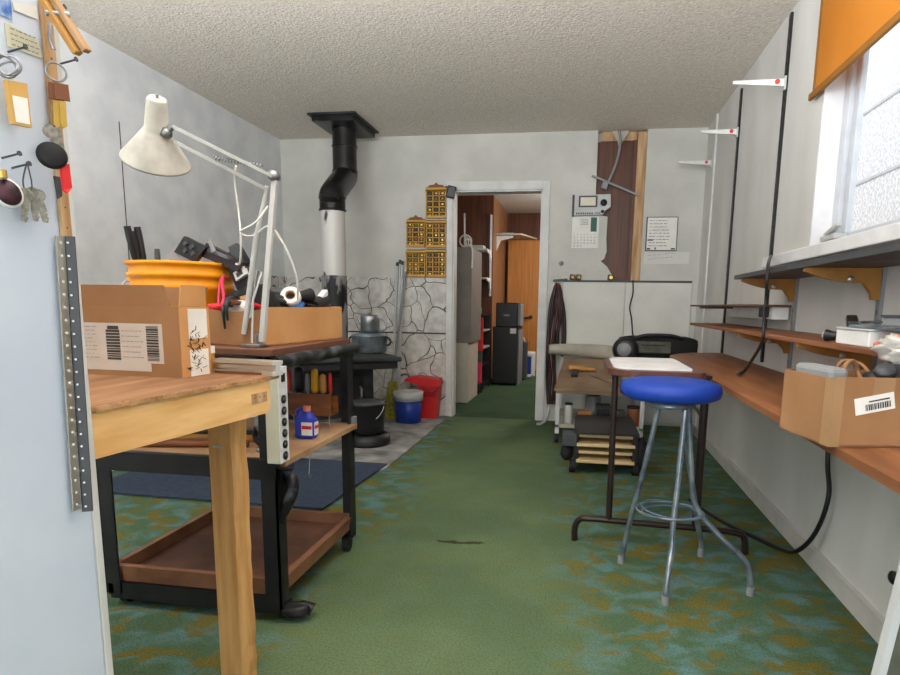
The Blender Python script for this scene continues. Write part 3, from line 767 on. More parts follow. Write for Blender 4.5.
# ---- cardboard tray of parts on the cart
t = thing('parts_box', 'low cardboard tray heaped with tape and tools on the cart top', 'cardboard box', (-1.06, 1.97, .862))
px0, px1, py0, py1, pz0, pz1 = -1.19, -.915, 1.725, 2.235, .863, .978
TT = Matrix.Translation((px1, py1, 0)) @ Matrix.Rotation(-.085, 4, 'Z') @ Matrix.Translation((-px1, -py1, 0))
b = MB(TT); th = .005
b.box((px0, py0, pz0), (px1, py1, pz0 + th)); b.box((px1 - th, py0, pz0), (px1, py1, pz1 + .006)); b.box((px0, py0, pz0), (px0 + th, py1, pz1)); b.box((px0 + th, py1 - th, pz0), (px1 - th, py1, pz1 + .008))
part(b, 'body', 'card_lit', t)  # body in the lit cardboard tone, front wall in the shaded one
n = 12; vs = []
for i in range(n + 1):
    u = i / n; x = px0 + th + (px1 - px0 - 2 * th) * u; z = pz1 + .012 * (1 - u) ** 2 - .012 * math.sin(PI * u)
    vs += [(x, py0, pz0), (x, py0, z), (x, py0 + th, z), (x, py0 + th, pz0)]
fs = []
for i in range(n):
    for k in range(4): j = (k + 1) % 4; fs.append((i * 4 + k, i * 4 + j, i * 4 + 4 + j, i * 4 + 4 + k))
part(MB(TT).add(vs, fs), 'front_wall', 'card', t)
def clut(name, mb, m, label, cat, group=None): return single(mb, name, m, label, cat, group)
# filling: each a thing
zt = .975
clut('tool_pouch', MB().blob((-1.035, 1.86, .975), (.05, .06, .085), .3, 1), 'dark_fab', 'black crumpled pouch standing at the near end of the parts tray', 'pouch')
clut('cable_coil', MB().torus((-1.04, 1.95, .96), .05, .014, (.3, .2, 1)).torus((-1.04, 1.95, .985), .045, .013, (-.2, .3, 1)), 'plastic', 'coil of black cable heaped in the middle of the parts tray', 'cable')
t2 = thing('tape_roll', 'white roll of tape on the heap in the parts tray', 'tape roll', (-.955, 2.02, .985))
c = at(291, 297, Y=1.96); ax = (.25, -.85, .45)
part(MB().lathe([(.017, -.014), (.033, -.014), (.033, .014), (.017, .014), (.017, -.014)], c, ax, 24), 'tape', 'whitep', t2)
part(MB().lathe([(.014, -.015), (.017, -.015), (.017, .0145), (.014, .0145), (.014, -.015)], c, ax, 20), 'core', 'card', t2)
clut('tape_roll_blue', MB().lathe([(.016, -.012), (.034, -.012), (.034, .012), (.016, .012), (.016, -.012)], at(300, 306, Y=1.98) + Vector((-.022, .0, .008)), (.6, -.3, .8), 20), mat('bright_blue_tape', (52, 122, 206), .5), 'blue roll of tape at the tray edge below the white roll', 'tape roll').name = 'masking_tape'
t2 = thing('heat_gun', 'black and white heat gun lying at the far end of the parts tray', 'tool', (-.96, 2.12, .97))
part(MB().tube([(-.955, 2.07, .985), (-.965, 2.14, 1.0), (-.965, 2.20, 1.01)], [.022, .028, .02], 12), 'barrel', 'plastic', t2)
part(MB().bar((-.955, 2.13, 1.015), (-.965, 2.20, 1.04), .022, .022, bev=.004), 'white_body', 'whitep', t2)
part(MB().bar((-.965, 2.11, .995), (-.955, 2.20, .985), .026, .024, bev=.006), 'grip', 'dgrey', t2)
clut('spray_can', MB().lathe([(0, 0), (.024, 0), (.025, .01), (.025, .09), (.018, .1), (.011, .104), (.011, .115), (0, .115)], (-1.13, 1.80, .985), (.85, .25, -.12), 20), 'whitep', 'white can lying behind the lamp in the parts tray', 'can')
clut('brush', MB().bar((-1.08, 1.735, 1.0), (-1.09, 1.90, .985), .02, .014, bev=.004), 'copper', 'brown handled brush across the near end of the parts tray', 'brush')
clut('red_marker', MB().cyl((-1.02, 1.78, .99), (-.98, 1.85, .962), .008), 'red', 'red marker beside the lamp foot in the parts tray', 'marker')
clut('black_strap', MB().tube([(-1.10, 1.80, 1.0), (-1.085, 1.75, 1.002), (-1.08, 1.722, .985), (-1.075, 1.719, .94)], [.014, .014, .008, .003], 8, 4).tube([(-1.1, 1.78, .99), (-1.09, 1.722, .98), (-1.085, 1.719, .915)], [.01, .006, .003], 8, 3), 'plastic', 'black strap hanging over the near edge of the parts tray', 'strap')
clut('cable_nest', MB().tube([(-1.0 + .05 * math.cos(i * 2.1) + .01 * math.sin(i * 5.3), 2.10 + .07 * math.sin(i * 1.7), .99 + .02 * math.sin(i * 3.1)) for i in range(16)], .008, 8, 4), 'plastic', 'tangle of thin black cable on top of the parts tray heap', 'cable')
clut('black_torch', MB().tube([(-1.03, 1.93, 1.0), (-.97, 2.0, 1.02), (-.95, 2.04, 1.025)], [.022, .018, .026], 12), 'rubber', 'black torch lying across the heap beside the white tape', 'torch')
clut('dark_glove', MB().blob((-1.12, 1.90, .99), (.06, .07, .05), .5, 12, 18, 12, 3.0), 'dark_fab', 'dark glove crumpled behind the lamp arm in the parts tray', 'glove')
clut('charger', MB().obox((-1.0, 2.08, 1.0), (.05, .05, .05), (.3, .2, .5), .006), 'plastic', 'black charger block behind the white tape roll', 'charger')
clut('drill_case', MB().obox((-1.10, 2.12, 1.0), (.09, .12, .09), (.1, .2, .3), .006), 'dgrey', 'dark grey case at the back corner of the parts tray', 'case')
clut('sanding_block', MB().obox((-1.06, 1.85, 1.0), (.07, .06, .035), (.4, -.3, .8), .004), 'card', 'tan sanding block leaning on the heap behind the lamp', 'block')

# ---- orange bucket and what sticks out of it
t = thing('bucket', 'orange yellow ribbed plastic bucket behind the carton on the cart', 'bucket', (-1.385, 1.955, .863))
bc = Vector((-1.385, 1.955, .863)); k = .265
prof = [(0, 0), (.135, 0), (.148, .10), (.158, .17), (.165, .172), (.166, .19), (.162, .194), (.163, .212), (.172, .214), (.173, .228), (.166, .232), (.167, .252), (.176, .254), (.176, k), (.165, k), (.158, .19), (.13, .012), (0, .012)]
part(MB().lathe(prof, bc, n=40), 'body', 'orange', t)
b = MB().tube([bc + Vector((-.172, -.03, .215)), bc + Vector((-.19, -.06, .19)), bc + Vector((-.18, -.11, .12)), bc + Vector((-.11, -.165, .09))], .003, 8, 4); part(b, 'wire_handle', 'steel', t)
part(MB().box(bc + Vector((-.182, -.05, .20)), bc + Vector((-.166, -.012, .23)), .003), 'handle_ear', 'orange', t)
zb = .863 + k
for i, (x, y, lean) in enumerate(((127, 226, 0), (132, 231, .01), (137, 227, .02))):
    p = at(x, y, Y=1.87 + i * .02); q = Vector((p.x + .012 + lean, 1.94, .90))
    b = MB(); b.tube([p, p.lerp(q, .1), p.lerp(q, .28), p.lerp(q, .34)], [.011, .012, .010, .007], 10)
    t2 = thing('long_pliers', ['black handled pliers with the tallest grip in the orange bucket', 'black handled tool between two others in the orange bucket', 'black handled tool nearest the room centre in the bucket trio'][i], 'pliers', q, 'tools standing in the orange bucket')
    part(b, 'grip', 'plastic', t2); part(MB().tube([p.lerp(q, .33), q], .006, 8), 'shank', 'steel', t2)
p = at(157, 249, Y=1.95); single(MB().tube([p, p + Vector((0, 0, -.03)), (p.x + .005, 1.97, .90)], [.008, .01, .006], 10), 'chisel', 'dgrey', 'short grey tool tip just showing over the bucket rim', 'tool')
def slab(name, px, Y, th, m, label, cat):
    ps = [at(x, y, Y=Y) for x, y in px]
    return ps, thing(name, label, cat, ps[-1])
# three electronic devices wedged over the bucket
ps, t2 = slab('circuit_box', [(184, 236), (206, 247), (194, 262), (174, 252)], 1.90, .03, '', 'grey box with black circuit front wedged over the bucket rim', 'device')
part(MB().prism([p + Vector((-.035, .004, -.02)) for p in ps], (0, .04, 0)), 'casing', 'grey', t2); f_ = part(MB().prism(ps, (0, .02, 0)), 'front_panel', 'plastic', t2)
b = MB()
for u, v in ((.25, .3), (.55, .3), (.4, .65), (.75, .6)):
    c = lerp4(ps, u, v); b.obox(c + Vector((0, -.003, 0)), (.016, .008, .012), (0, -.5, 0), .001)
part(b, 'component', 'dgrey', f_)
ps, t2 = slab('tool_bundle', [(206, 243), (243, 262), (238, 272), (200, 256)], 1.92, .03, '', 'dark reddish clamp bundle lying between the two devices on the bucket', 'tool')
part(MB().prism(ps, (0, .03, 0)), 'bar', mat('dark_maroon', (58, 44, 46), .5), t2); part(MB().bar(ps[0].lerp(ps[3], .3) + Vector((.02, -.008, -.01)), ps[1] + Vector((-.01, -.008, 0)), .012, .012), 'jaw', 'worn_black', t2)
part(MB().cyl(at(210, 240, Y=1.91), at(214, 252, Y=1.91), .008), 'knob', 'grey', t2)
ps, t2 = slab('battery_charger', [(222, 250), (238, 244), (262, 284), (252, 302), (244, 300)], 1.95, .03, '', 'long black device with white window leaning from the bucket to the parts tray', 'device')
part(MB().prism([at(222, 258, Y=1.95), at(237, 245, Y=1.95), at(247, 262, Y=1.95), at(247, 305, Y=1.95), at(244, 304, Y=1.95)], (0, .03, 0)), 'body', 'plastic', t2)
part(MB().prism([at(228, 247, Y=1.94), at(236, 243, Y=1.94), at(246, 268, Y=1.94), at(236, 268, Y=1.94)], (0, .02, 0)), 'hood', 'dgrey', t2)
wq = [at(233, 273, Y=1.93), at(243, 266, Y=1.93), at(246, 274, Y=1.93), at(236, 281, Y=1.93)]
o = part(MB().prism(wq, (0, .02, 0)), 'white_window', 'whitep', t2)
part(MB().prism([lerp4(wq, a_, c_) + Vector((0, -.002, 0)) for a_, c_ in ((.22, .28), (.78, .28), (.78, .72), (.22, .72))], (0, .004, 0)), 'screen', 'dgrey', o)
single(MB().tube([at(224, 275, Y=1.90), at(222, 285, Y=1.89), at(224, 298, Y=1.86), at(221, 306, Y=1.84)], .005, 8, 4).tube([at(221, 278, Y=1.90), at(219, 290, Y=1.88), at(218, 305, Y=1.84)], .004, 8, 4), 'pink_cable', 'pink', 'pink cord dangling between the bucket and the parts tray', 'cord')
t2 = thing('red_tin', 'small red lidded yellow tin at the near corner of the parts tray', 'tin', (-1.16, 1.79, .869))
part(MB().lathe([(0, 0), (.024, 0), (.024, .10), (0, .10)], (-1.16, 1.79, .869), n=20), 'body', 'yh', t2); part(MB().lathe([(.0, .0), (.025, .0), (.025, .02), (0, .024)], (-1.16, 1.79, .969), n=20), 'lid', 'red', t2)

# ---- swing-arm desk lamp
t = lampo = thing('swing_arm_lamp', 'dusty white swing arm lamp clamped to the cart top', 'lamp', (-.97, 1.69, .862))
base = Vector((-.985, 1.70, .863))
part(MB().box(base + Vector((-.02, -.03, 0)), base + Vector((.04, .015, .010)), .002).cyl(base + Vector((.02, 0, .010)), base + Vector((.02, 0, .04)), .010), 'clamp', 'steel', t)
Y0 = 1.69
A0, A1 = at(262, 342, Y=Y0), at(275, 180, Y=Y0)
part(MB().bar(A0, A1, .016, .016, (0, 1, 0), .002), 'lower_arm', 'lgrey', t)
B0, B1, B2 = at(244, 334, Y=Y0 + .03), at(256, 240, Y=Y0 + .03), at(268, 186, Y=Y0 + .02)
part(MB().tube([B0, B1, B2], [.008, .009, .007], 8), 'lower_arm', 'lgrey', t)
part(MB().tube([at(252, 343, Y=Y0), at(253, 300, Y=Y0 + .015), at(262, 272, Y=Y0 + .015), at(258, 270, Y=Y0 + .02), at(250, 318, Y=Y0 + .02)], .0032, 8), 'lower_spring', 'lgrey', t)
E1 = at(274, 176, Y=Y0)
part(MB().lathe([(0, -.014), (.014, -.014), (.016, 0), (.014, .014), (0, .014)], E1, (0, 1, 0), 14), 'elbow_joint', 'steel', t)
YE = 1.56
U0, U1 = at(276, 178, Y=Y0 - .005), at(172, 126, Y=YE)
part(MB().bar(U0, U1, .009, .009, (0, 1, 0)), 'upper_arm', 'lgrey', t)
part(MB().bar(at(268, 190, Y=Y0 + .015), at(174, 141, Y=YE + .01), .009, .009, (0, 1, 0)), 'upper_arm', 'lgrey', t)
b = MB(); s0, s1 = at(262, 166, Y=Y0 - .02), at(214, 158, Y=1.62); N = 60
b.tube([s0.lerp(s1, i / N) + Vector((0, math.cos(i * 1.6), math.sin(i * 1.6))) * .0055 for i in range(N + 1)], .0022, 5); part(b, 'spring', 'steel', t)
J = at(166, 133, Y=YE)
part(MB().lathe([(0, -.012), (.012, -.012), (.014, 0), (.012, .012), (0, .012)], J, (0, 1, 0), 14).bar(J, U1, .012, .014, (0, 1, 0)), 'shade_joint', 'steel', t)
SC = at(157, 99, Y=YE - .03); ax = (at(156, 163, Y=YE + .045) - SC).normalized()
part(MB().lathe([(0, -.003), (.021, -.003), (.025, .003), (.031, .080), (.034, .085), (.036, .088), (.062, .128), (.088, .166), (.090, .171), (.087, .170), (.060, .128), (.028, .088)], SC, ax, 40), 'shade', 'lamp', t)
part(MB().cyl(SC - ax * .012, SC, .004, n=8), 'cap_screw', 'steel', t)
b = MB(); b.blob(SC + ax * .115, (.026, .026, .034), 0, 1); part(b, 'bulb', 'whitep', t)
c1 = [at(236, 166, Y=1.66), at(235, 182, Y=1.68), at(239, 214, Y=1.70), at(241, 240, Y=1.70), at(240, 262, Y=1.73), at(236, 264, Y=1.75)]
part(MB().tube(c1, .0032, 8, 5), 'cord', 'whitep', t)
c2 = [at(268, 206, Y=1.7), at(256, 222, Y=1.68), at(240, 232, Y=1.70), at(252, 236, Y=1.72), at(270, 226, Y=1.7), at(284, 245, Y=1.72), at(296, 275, Y=1.76), at(298, 300, Y=1.80), at(288, 325, Y=1.84)]
part(MB().tube(c2[:6], .0028, 8, 5).tube(c2[4:8], .0035, 8, 5), 'cord', 'whitep', t)

# ---- things on the cart's middle shelf
t = thing('screwdriver_rack', 'wooden rack on wire legs holding screwdrivers inside the cart', 'tool rack', (-1.05, 2.19, .527))
part(MB().box((-1.17, 2.13, .572), (-.925, 2.145, .655), .002).box((-1.17, 2.145, .572), (-.925, 2.205, .585)).box((-1.17, 2.196, .585), (-.925, 2.205, .64)), 'box', mat('red_brown_wood', (140, 84, 46), .5, c2=(110, 62, 32), scale=4, stretch=(2, 8, 8)), t)
b = MB()
for x in (-1.16, -1.08, -1.0, -.935): b.tube([(x, 2.14, .527), (x, 2.14, .574)], .002, 6)
b.tube([(-1.16, 2.14, .545), (-.935, 2.14, .545)], .002, 6); part(b, 'wire_leg', 'grey', t)
specs = [('red', -1.15, .068, .008, 'red handled screwdriver at the inner end of the wooden rack'), ('plastic', -1.07, .10, .02, 'fat black handled tool in the wooden rack'), ('redp', -1.115, .09, .008, 'bright red slim handle in the wooden rack'), ('grey', -1.035, .075, .008, 'grey handled screwdriver in the middle of the wooden rack'), ('yh', -1.005, .095, .014, 'yellow handled screwdriver in the wooden rack'), ('wood_h', -.972, .075, .013, 'wooden handled screwdriver in the wooden rack'), ('red', -.942, .08, .007, 'red handled screwdriver nearest the cart leg in the rack')]
for i, (m, x, h, r, lb) in enumerate(specs):
    y = 2.172 + (.012 if i == 2 else 0)
    t2 = thing('screwdriver', lb, 'screwdriver', (x, y, .60), 'screwdrivers in the wooden rack')
    part(MB().lathe([(0, 0), (r * .7, 0), (r, .01), (r, h * .7), (r * .85, h - .006), (0, h)], (x, y, .655), n=14), 'handle', m, t2); part(MB().cyl((x, y, .587), (x, y, .656), .003, n=8), 'shaft', 'steel', t2)
t = thing('bottle_jug', 'small blue plastic jug with red and white label on the middle cart shelf', 'jug', (-.938, 1.95, .527))
jb = Vector((-.938, 1.95, .527))
part(MB().box(jb + Vector((-.036, -.022, 0)), jb + Vector((.036, .022, .075)), .010).lathe([(.03, 0), (.024, .012), (.012, .026)], jb + Vector((.0, 0, .073)), n=16, sx=1.1, sy=.7), 'body', 'blue_b', t)
part(MB().tube([jb + Vector((-.03, 0, .07)), jb + Vector((-.034, 0, .095)), jb + Vector((-.018, 0, .103)), jb + Vector((-.006, 0, .096))], .006, 8, 3), 'handle', 'blue_b', t)
part(MB().cyl(jb + Vector((.004, 0, .097)), jb + Vector((.004, 0, .115)), .013), 'cap', 'orange_r', t)
lb = part(MB().box(jb + Vector((-.008, -.0235, .014)), jb + Vector((.032, -.022, .06))).box(jb + Vector((.036, -.016, .014)), jb + Vector((.0372, .016, .06))), 'label_patch', 'whitep', t)
part(MB().box(jb + Vector((-.006, -.0242, .036)), jb + Vector((.030, -.0234, .048))).box(jb + Vector((.0371, -.014, .036)), jb + Vector((.0378, .014, .048))), 'red_band', 'red', lb)
t = thing('pipe_clamp', 'silver and black pipe clamp beside the power strip on the cart shelf', 'clamp', (-.98, 1.72, .527))
c = Vector((-.985, 1.74, .56))
part(MB().torus(c + Vector((0, 0, .02)), .032, .009, (.2, 1, 0), arc=4.6, start=.8), 'jaw', 'plastic', t); part(MB().blob(c + Vector((-.0, -.005, .062)), (.022, .018, .03), .4, 5).cyl(c + Vector((-.02, 0, -.031)), c + Vector((.02, 0, -.028)), .01), 'screw', 'steel', t)
for i, (ya, yb, m) in enumerate(((1.70, 1.78, 'copper'), (1.80, 1.86, 'wood_h'), (1.90, 1.93, 'dgrey'))):
    single(MB().cyl((-1.42, ya, .539), (-1.06, yb, .539), .012), 'wooden_rod', m, ['brown rod lying nearest the front on the middle cart shelf', 'pale wooden rod lying on the middle cart shelf', 'dark rod farthest back on the middle cart shelf'][i], 'rod', 'rods on the middle cart shelf')
# string with a hook hanging under the middle shelf
t = thing('hanging_string', 'white string with small ring hanging below the middle cart shelf', 'string', (-.95, 2.0, .30))
p0, p1 = at(311, 445, Y=2.08), at(309, 474, Y=2.08); part(MB().tube([(p0.x, 2.08, .506), p1], .0016, 6), 'string', 'whitep', t); part(MB().torus(p1 + Vector((0, 0, -.008)), .008, .0016, (0, 1, .4)), 'ring', 'grey', t)

# ---- blue mat
b = MB().prism([(-2.54, 2.66, .0065), (-1.20, 2.64, .0065), (-1.155, 3.50, .0065), (-2.56, 3.53, .0065)], (0, 0, .008))
single(b, 'floor_mat', 'mat_blue', 'flat navy blue mat on the floor behind the cart', 'mat')

# ---- wood stove
t = stv = thing('wood_stove', 'black cast iron wood stove under the flue in the stone corner', 'stove', (-1.75, 4.2, 0.006))
ST = Matrix(((.8, -.6, 0, -1.508), (.6, .8, 0, 3.834), (0, 0, 1, 0), (0, 0, 0, 1)))   # origin at the middle of the front edge, y runs to the back
part(MB(ST).box((-.36, 0, .60), (.36, .92, .632), .010), 'top_plate', 'stove', t)
part(MB(ST).box((-.335, .02, .55), (.335, .90, .60), .006), 'collar', 'black', t)
part(MB(ST).box((-.30, .34, .16), (.26, .86, .55), .012), 'firebox', 'stove', t)
dr = part(MB(ST).box((-.22, .318, .22), (.18, .339, .48), .006), 'fire_door', 'black', t)
part(MB(ST).tube([(.15, .318, .31), (.15, .29, .32), (.15, .29, .38), (.15, .318, .39)], .008, 8), 'door_handle', 'steel', dr)
for y in (.45, .55, .65, .75): part(MB(ST).box((.261, y, .20), (.268, y + .05, .50)), 'side_fin', 'worn_black', t)
for x in (-.26, .22):
    for y in (.40, .80): part(MB(ST).cyl((x, y, .0065), (x, y, .16), .025, .04, n=10), 'leg', 'black', t)
# ---- flue pipe
t = thing('stove_pipe', 'black and flaking grey stove pipe rising with an offset to the ceiling', 'stove pipe', (-1.88, 4.45, .606))
lo = at(334, 270, Y=4.45); lo = Vector((lo.x, lo.y, 0)); hi = Vector((-1.925, 4.83, 0)); r = .096
Z = lambda p, z: Vector((p.x, p.y, z))
part(MB().cyl(Z(lo, .633), Z(lo, 1.205), r, n=28), 'lower_pipe', 'pipe_worn', t, 'black pipe with flaking paint')
part(MB().cyl(Z(lo, 1.20), Z(lo, 1.69), r - .004, n=28), 'middle_pipe', 'pipe_grey', t, 'pale grey pipe')
part(MB().tube([Z(lo, 1.68), Z(lo, 1.76), Z(lo, 1.80), lo.lerp(hi, .5) + Vector((0, 0, 1.91)), Z(hi, 2.01), Z(hi, 2.06)], r, 28, 3), 'elbow', 'pipe_black', t)
part(MB().cyl(Z(hi, 2.05), Z(hi, 2.375), r, n=28), 'upper_pipe', 'pipe_black', t)
for z, p in ((1.69, lo), (2.05, hi), (2.24, hi), (1.78, lo)): part(MB().lathe([(r - .002, -.008), (r + .006, -.005), (r + .006, .005), (r - .002, .008)], Z(p, z), n=28), 'collar_ring', 'pipe_black', t)
t2 = thing('ceiling_plate', 'dark square metal plate where the stove pipe meets the ceiling', 'ceiling plate', (-1.92, 4.83, 2.35))
o = part(MB().prism([(-2.08, 4.57, 2.365), (-1.75, 4.57, 2.365), (-1.75, 5.06, 2.365), (-2.08, 5.06, 2.365)], (0, 0, .058)), 'box', 'pipe_black', t2)
part(MB().box((-2.105, 4.54, 2.405), (-1.725, 5.09, 2.419)), 'flange', 'stove', t2)

# ---- pots on the stove
t = thing('stock_pot', 'grey steel pot with handles on the wood stove', 'pot', (-1.575, 4.38, .633))
c = Vector((-1.575, 4.38, .633))
part(MB().lathe([(0, 0), (.12, 0), (.132, .015), (.136, .12), (.14, .124), (.14, .132), (.06, .15), (0, .152)], c, n=32), 'body', 'steel_s', t)
for s_ in (-1, 1): part(MB().torus(c + Vector((s_ * .135, 0, .085)), .03, .008, (0, 1, 0), arc=PI, start=-PI / 2 if s_ > 0 else PI / 2, n=12), 'handle', 'plastic', t)
t = thing('coffee_pot', 'bright steel coffee pot standing on the lid of the grey pot', 'coffee pot', (-1.57, 4.38, .785))
c = Vector((-1.57, 4.38, .7855))
part(MB().lathe([(0, 0), (.072, 0), (.072, .115), (.068, .125), (.02, .132), (.014, .145), (0, .147)], c, n=28), 'body', 'steel', t)
part(MB().tube([c + Vector((.07, 0, .10)), c + Vector((.115, 0, .09)), c + Vector((.125, 0, .03)), c + Vector((.075, 0, .015))], .009, 8, 4), 'handle', 'steel', t)
part(MB().tube([c + Vector((-.07, 0, .06)), c + Vector((-.1, 0, .11))], [.014, .008], 8), 'spout', 'steel', t)
# ---- ash bucket and iron foot ring
t = thing('ash_bucket', 'black bucket with wire handle in front of the wood stove', 'bucket', (-1.47, 4.03, .085))
c = Vector((-1.47, 4.03, .088))
part(MB().lathe([(0, 0), (.105, 0), (.112, .01), (.125, .20), (.132, .205), (.132, .215), (.122, .213), (.105, .02), (0, .02)], c, n=32), 'body', 'plastic', t)
part(MB().torus(c + Vector((0, -.03, .20)), .13, .004, (0, -.9, .5), arc=PI, start=PI, n=20), 'wire_handle', 'steel', t)
part(MB().lathe([(0, .205), (.127, .206), (.11, .23), (0, .235)], c, n=32), 'lid', 'dgrey', t)
single(MB().lathe([(.09, 0), (.155, 0), (.16, .02), (.15, .075), (.12, .08), (.10, .06), (.09, 0)], (-1.47, 4.03, .0065), n=32), 'iron_stand', 'black', 'low black iron ring stand under the black bucket', 'stand')
# ---- broom and pokers against the stone
t = thing('broom', 'broom with yellow green bristles behind the wood stove', 'broom', (-1.46, 4.98, .006))
c = at(391, 412, Y=4.95)
part(MB().prism([(c.x - .07, 4.93, .008), (c.x + .07, 4.93, .008), (c.x + .035, 4.97, .33), (c.x - .03, 4.97, .33)], (0, .05, 0)), 'bristles', 'bristle', t, kind='stuff')
part(MB().cyl((c.x, 4.985, .32), (-1.53, 5.20, 1.28), .012, n=10), 'handle', 'grey', t)
for i, (xa, xb, zt_) in enumerate(((-1.60, -1.585, 1.35), (-1.64, -1.61, 1.33), (-1.575, -1.565, 1.34))):
    t = thing('metal_pole', ['tallest grey pole leaning on the stone wall left of the buckets', 'grey pole leaning nearest the stove pipe', 'thin grey pole beside the hung yellow racks'][i], 'pole', (xa, 5.1, .006), 'poles leaning in the stone corner')
    part(MB().cyl((xa, 5.10, .0065), (xb, 5.213, zt_), .011, n=10), 'shaft', 'lgrey', t); part(MB().lathe([(0, 0), (.014, 0), (.014, .03), (0, .035)], (xb, 5.212, zt_), n=10), 'tip', 'dgrey', t)
# ---- blue and red buckets
t = thing('blue_bucket', 'blue bucket with white rim on the floor by the doorway', 'bucket', (-1.41, 4.92, .006))
c = Vector((-1.42, 4.885, .0065))
part(MB().lathe([(0, 0), (.105, 0), (.118, .19), (.10, .19), (.1, .01), (0, .01)], c, n=28), 'body', 'blue_d', t); part(MB().lathe([(.115, .185), (.126, .187), (.128, .26), (.118, .262), (.112, .19)], c, n=28), 'rim', 'lgrey', t)
t = thing('red_cooler', 'red cooler with draped red lid by the doorway', 'cooler', (-1.27, 5.08, .006))
part(MB().prism([(-1.36, 5.05, .0065), (-1.225, 5.05, .0065), (-1.20, 5.05, .30), (-1.38, 5.05, .30)], (0, .15, 0)), 'body', 'red', t)
b = MB().prism([(-1.50, 5.02, .335), (-1.48, 5.02, .36), (-1.40, 5.02, .375), (-1.20, 5.02, .355), (-1.19, 5.02, .30), (-1.22, 5.02, .285), (-1.34, 5.02, .29), (-1.36, 5.02, .305)], (0, .19, 0)); part(b, 'lid', 'red', t)
part(MB().tube([(-1.34, 5.015, .30), (-1.25, 5.01, .24), (-1.18, 5.015, .30)], .007, 8, 4), 'strap', mat('dark_red', (150, 22, 30), .5), t)
part(MB().box((-1.33, 5.045, .2), (-1.22, 5.05, .24)), 'seam', mat('deep_red', (170, 26, 30), .5), t)

# ---- yellow racks on the wall
def rack(x0, z0, w_, h_, crest):
    t = thing('parts_rack', '', 'wall rack', (x0 + w_ / 2, YB - .02, z0), 'yellow parts racks beside the doorway')
    y = YB - .002; yf = YB - .03
    part(MB().box((x0, y - .006, z0), (x0 + w_, y, z0 + h_)), 'backing', 'rackback', t)
    b = MB(); nx, nz = 3, 5
    for i in range(nx + 1): xx = x0 + (w_ - .010) * i / nx; b.box((xx, yf, z0), (xx + .010, y - .006, z0 + h_ - .03))
    for i in range(nz + 1):
        zz = z0 + (h_ - .035) * i / nz; b.box((x0, yf - (.008 if i == 0 else 0), zz), (x0 + w_, y - .006, zz + (.02 if i == 0 else .008)))
    b.box((x0 - .004, yf, z0 + h_ - .04), (x0 + w_ + .004, y - .006, z0 + h_ - .008), .003)
    part(b, 'frame', 'yellow', t)
    if crest:
        b = MB().prism([(x0 + .01, yf + .004, z0 + h_ - .01), (x0 + w_ - .01, yf + .004, z0 + h_ - .01), (x0 + w_ - .03, yf + .004, z0 + h_ + .012), (x0 + w_ * .62, yf + .004, z0 + h_ + .016), (x0 + w_ * .5, yf + .004, z0 + h_ + .034), (x0 + w_ * .38, yf + .004, z0 + h_ + .016), (x0 + .03, yf + .004, z0 + h_ + .012)], (0, .018, 0)); part(b, 'crest', 'copper', t)
    rnd = random.Random(int(z0 * 1000 + x0 * 77))
    for i in range(nx):
        for k_ in range(nz):
            cx_ = x0 + (w_ - .010) * (i + .5) / nx + .005; cz_ = z0 + (h_ - .035) * k_ / nz + .01
            part(MB().obox((cx_, y - .016, cz_ + .016), (.022, .012, .02), (0, rnd.uniform(-.4, .4), 0), .003), 'packet', rnd.choice(('brass', 'bristle', 'brass', 'gold', 'olive')), t)
    return t
for args, lb in (((-1.352, 1.735, .178, .262, True), 'topmost yellow compartment rack beside the door trim'), ((-1.526, 1.495, .165, .235, True), 'yellow rack hung away from the door, second row down'),
                 ((-1.352, 1.488, .178, .235, False), 'yellow rack directly below the topmost one'), ((-1.53, 1.238, .172, .235, False), 'lowest rack near the poles, above the stone'), ((-1.352, 1.238, .178, .24, False), 'lowest rack touching the door trim, above the stone')):
    rack(*args)['label'] = lb
t = thing('wall_speaker', 'small black speaker on the upper corner of the door trim', 'speaker', (-1.13, YB - .04, 1.88))
part(MB().obox((-1.125, YB - .05, 1.945), (.075, .06, .1), (.1, .2, .2), .01), 'case', 'plastic', t); part(MB().obox((-1.14, YB - .022, 1.985), (.08, .03, .016), (0, .2, .0)), 'bracket', 'dgrey', t)

# ---- back wall, right of the doorway
t = thing('wall_console', 'grey control box with pale display and black dial above the calendar', 'control box', (.06, YB, 1.75))
y = YB - .05
part(MB().prism([(-.10, y, 1.905), (.205, y, 1.912), (.21, y, 1.81), (.17, y, 1.785), (.15, y, 1.752), (-.10, y, 1.745)], (0, .048, 0)), 'case', 'lgrey', t)
part(MB().box((-.103, y - .004, 1.742), (-.085, y + .05, 1.908)), 'end_cap', 'plastic', t)
o = part(MB().box((-.05, y - .006, 1.81), (.10, y, 1.90), .002), 'display_bezel', 'dgrey', t); part(MB().box((-.036, y - .0075, 1.822), (.086, y - .006, 1.888)), 'display', 'screen', o)
part(MB().lathe([(0, 0), (.028, 0), (.026, .012), (0, .013)], (.152, y, 1.845), (0, -1, 0), 20), 'dial', 'plastic', t); part(MB().lathe([(0, 0), (.014, 0), (.013, .01), (0, .011)], (.145, y, 1.775), (0, -1, 0), 14), 'small_dial', 'plastic', t)
b = MB()
for i in range(8): b.box((-.07 + i * .018, y - .003, 1.754), (-.058 + i * .018, y, 1.768))
part(b, 'button', 'plastic', t); part(MB().box((.08, y - .001, 1.758), (.13, y, 1.77)), 'nameplate', 'grey', t)
t = thing('calendar', 'white wall calendar hanging below the grey control box', 'calendar', (.015, YB, 1.485))
y = YB - .004
part(MB().box((-.098, y, 1.487), (.122, y + .003, 1.742)), 'sheet', 'paper', t)
part(MB().box((.055, y - .0006, 1.62), (.105, y, 1.735)), 'picture', 'teal', t)
b = MB(); d = 1
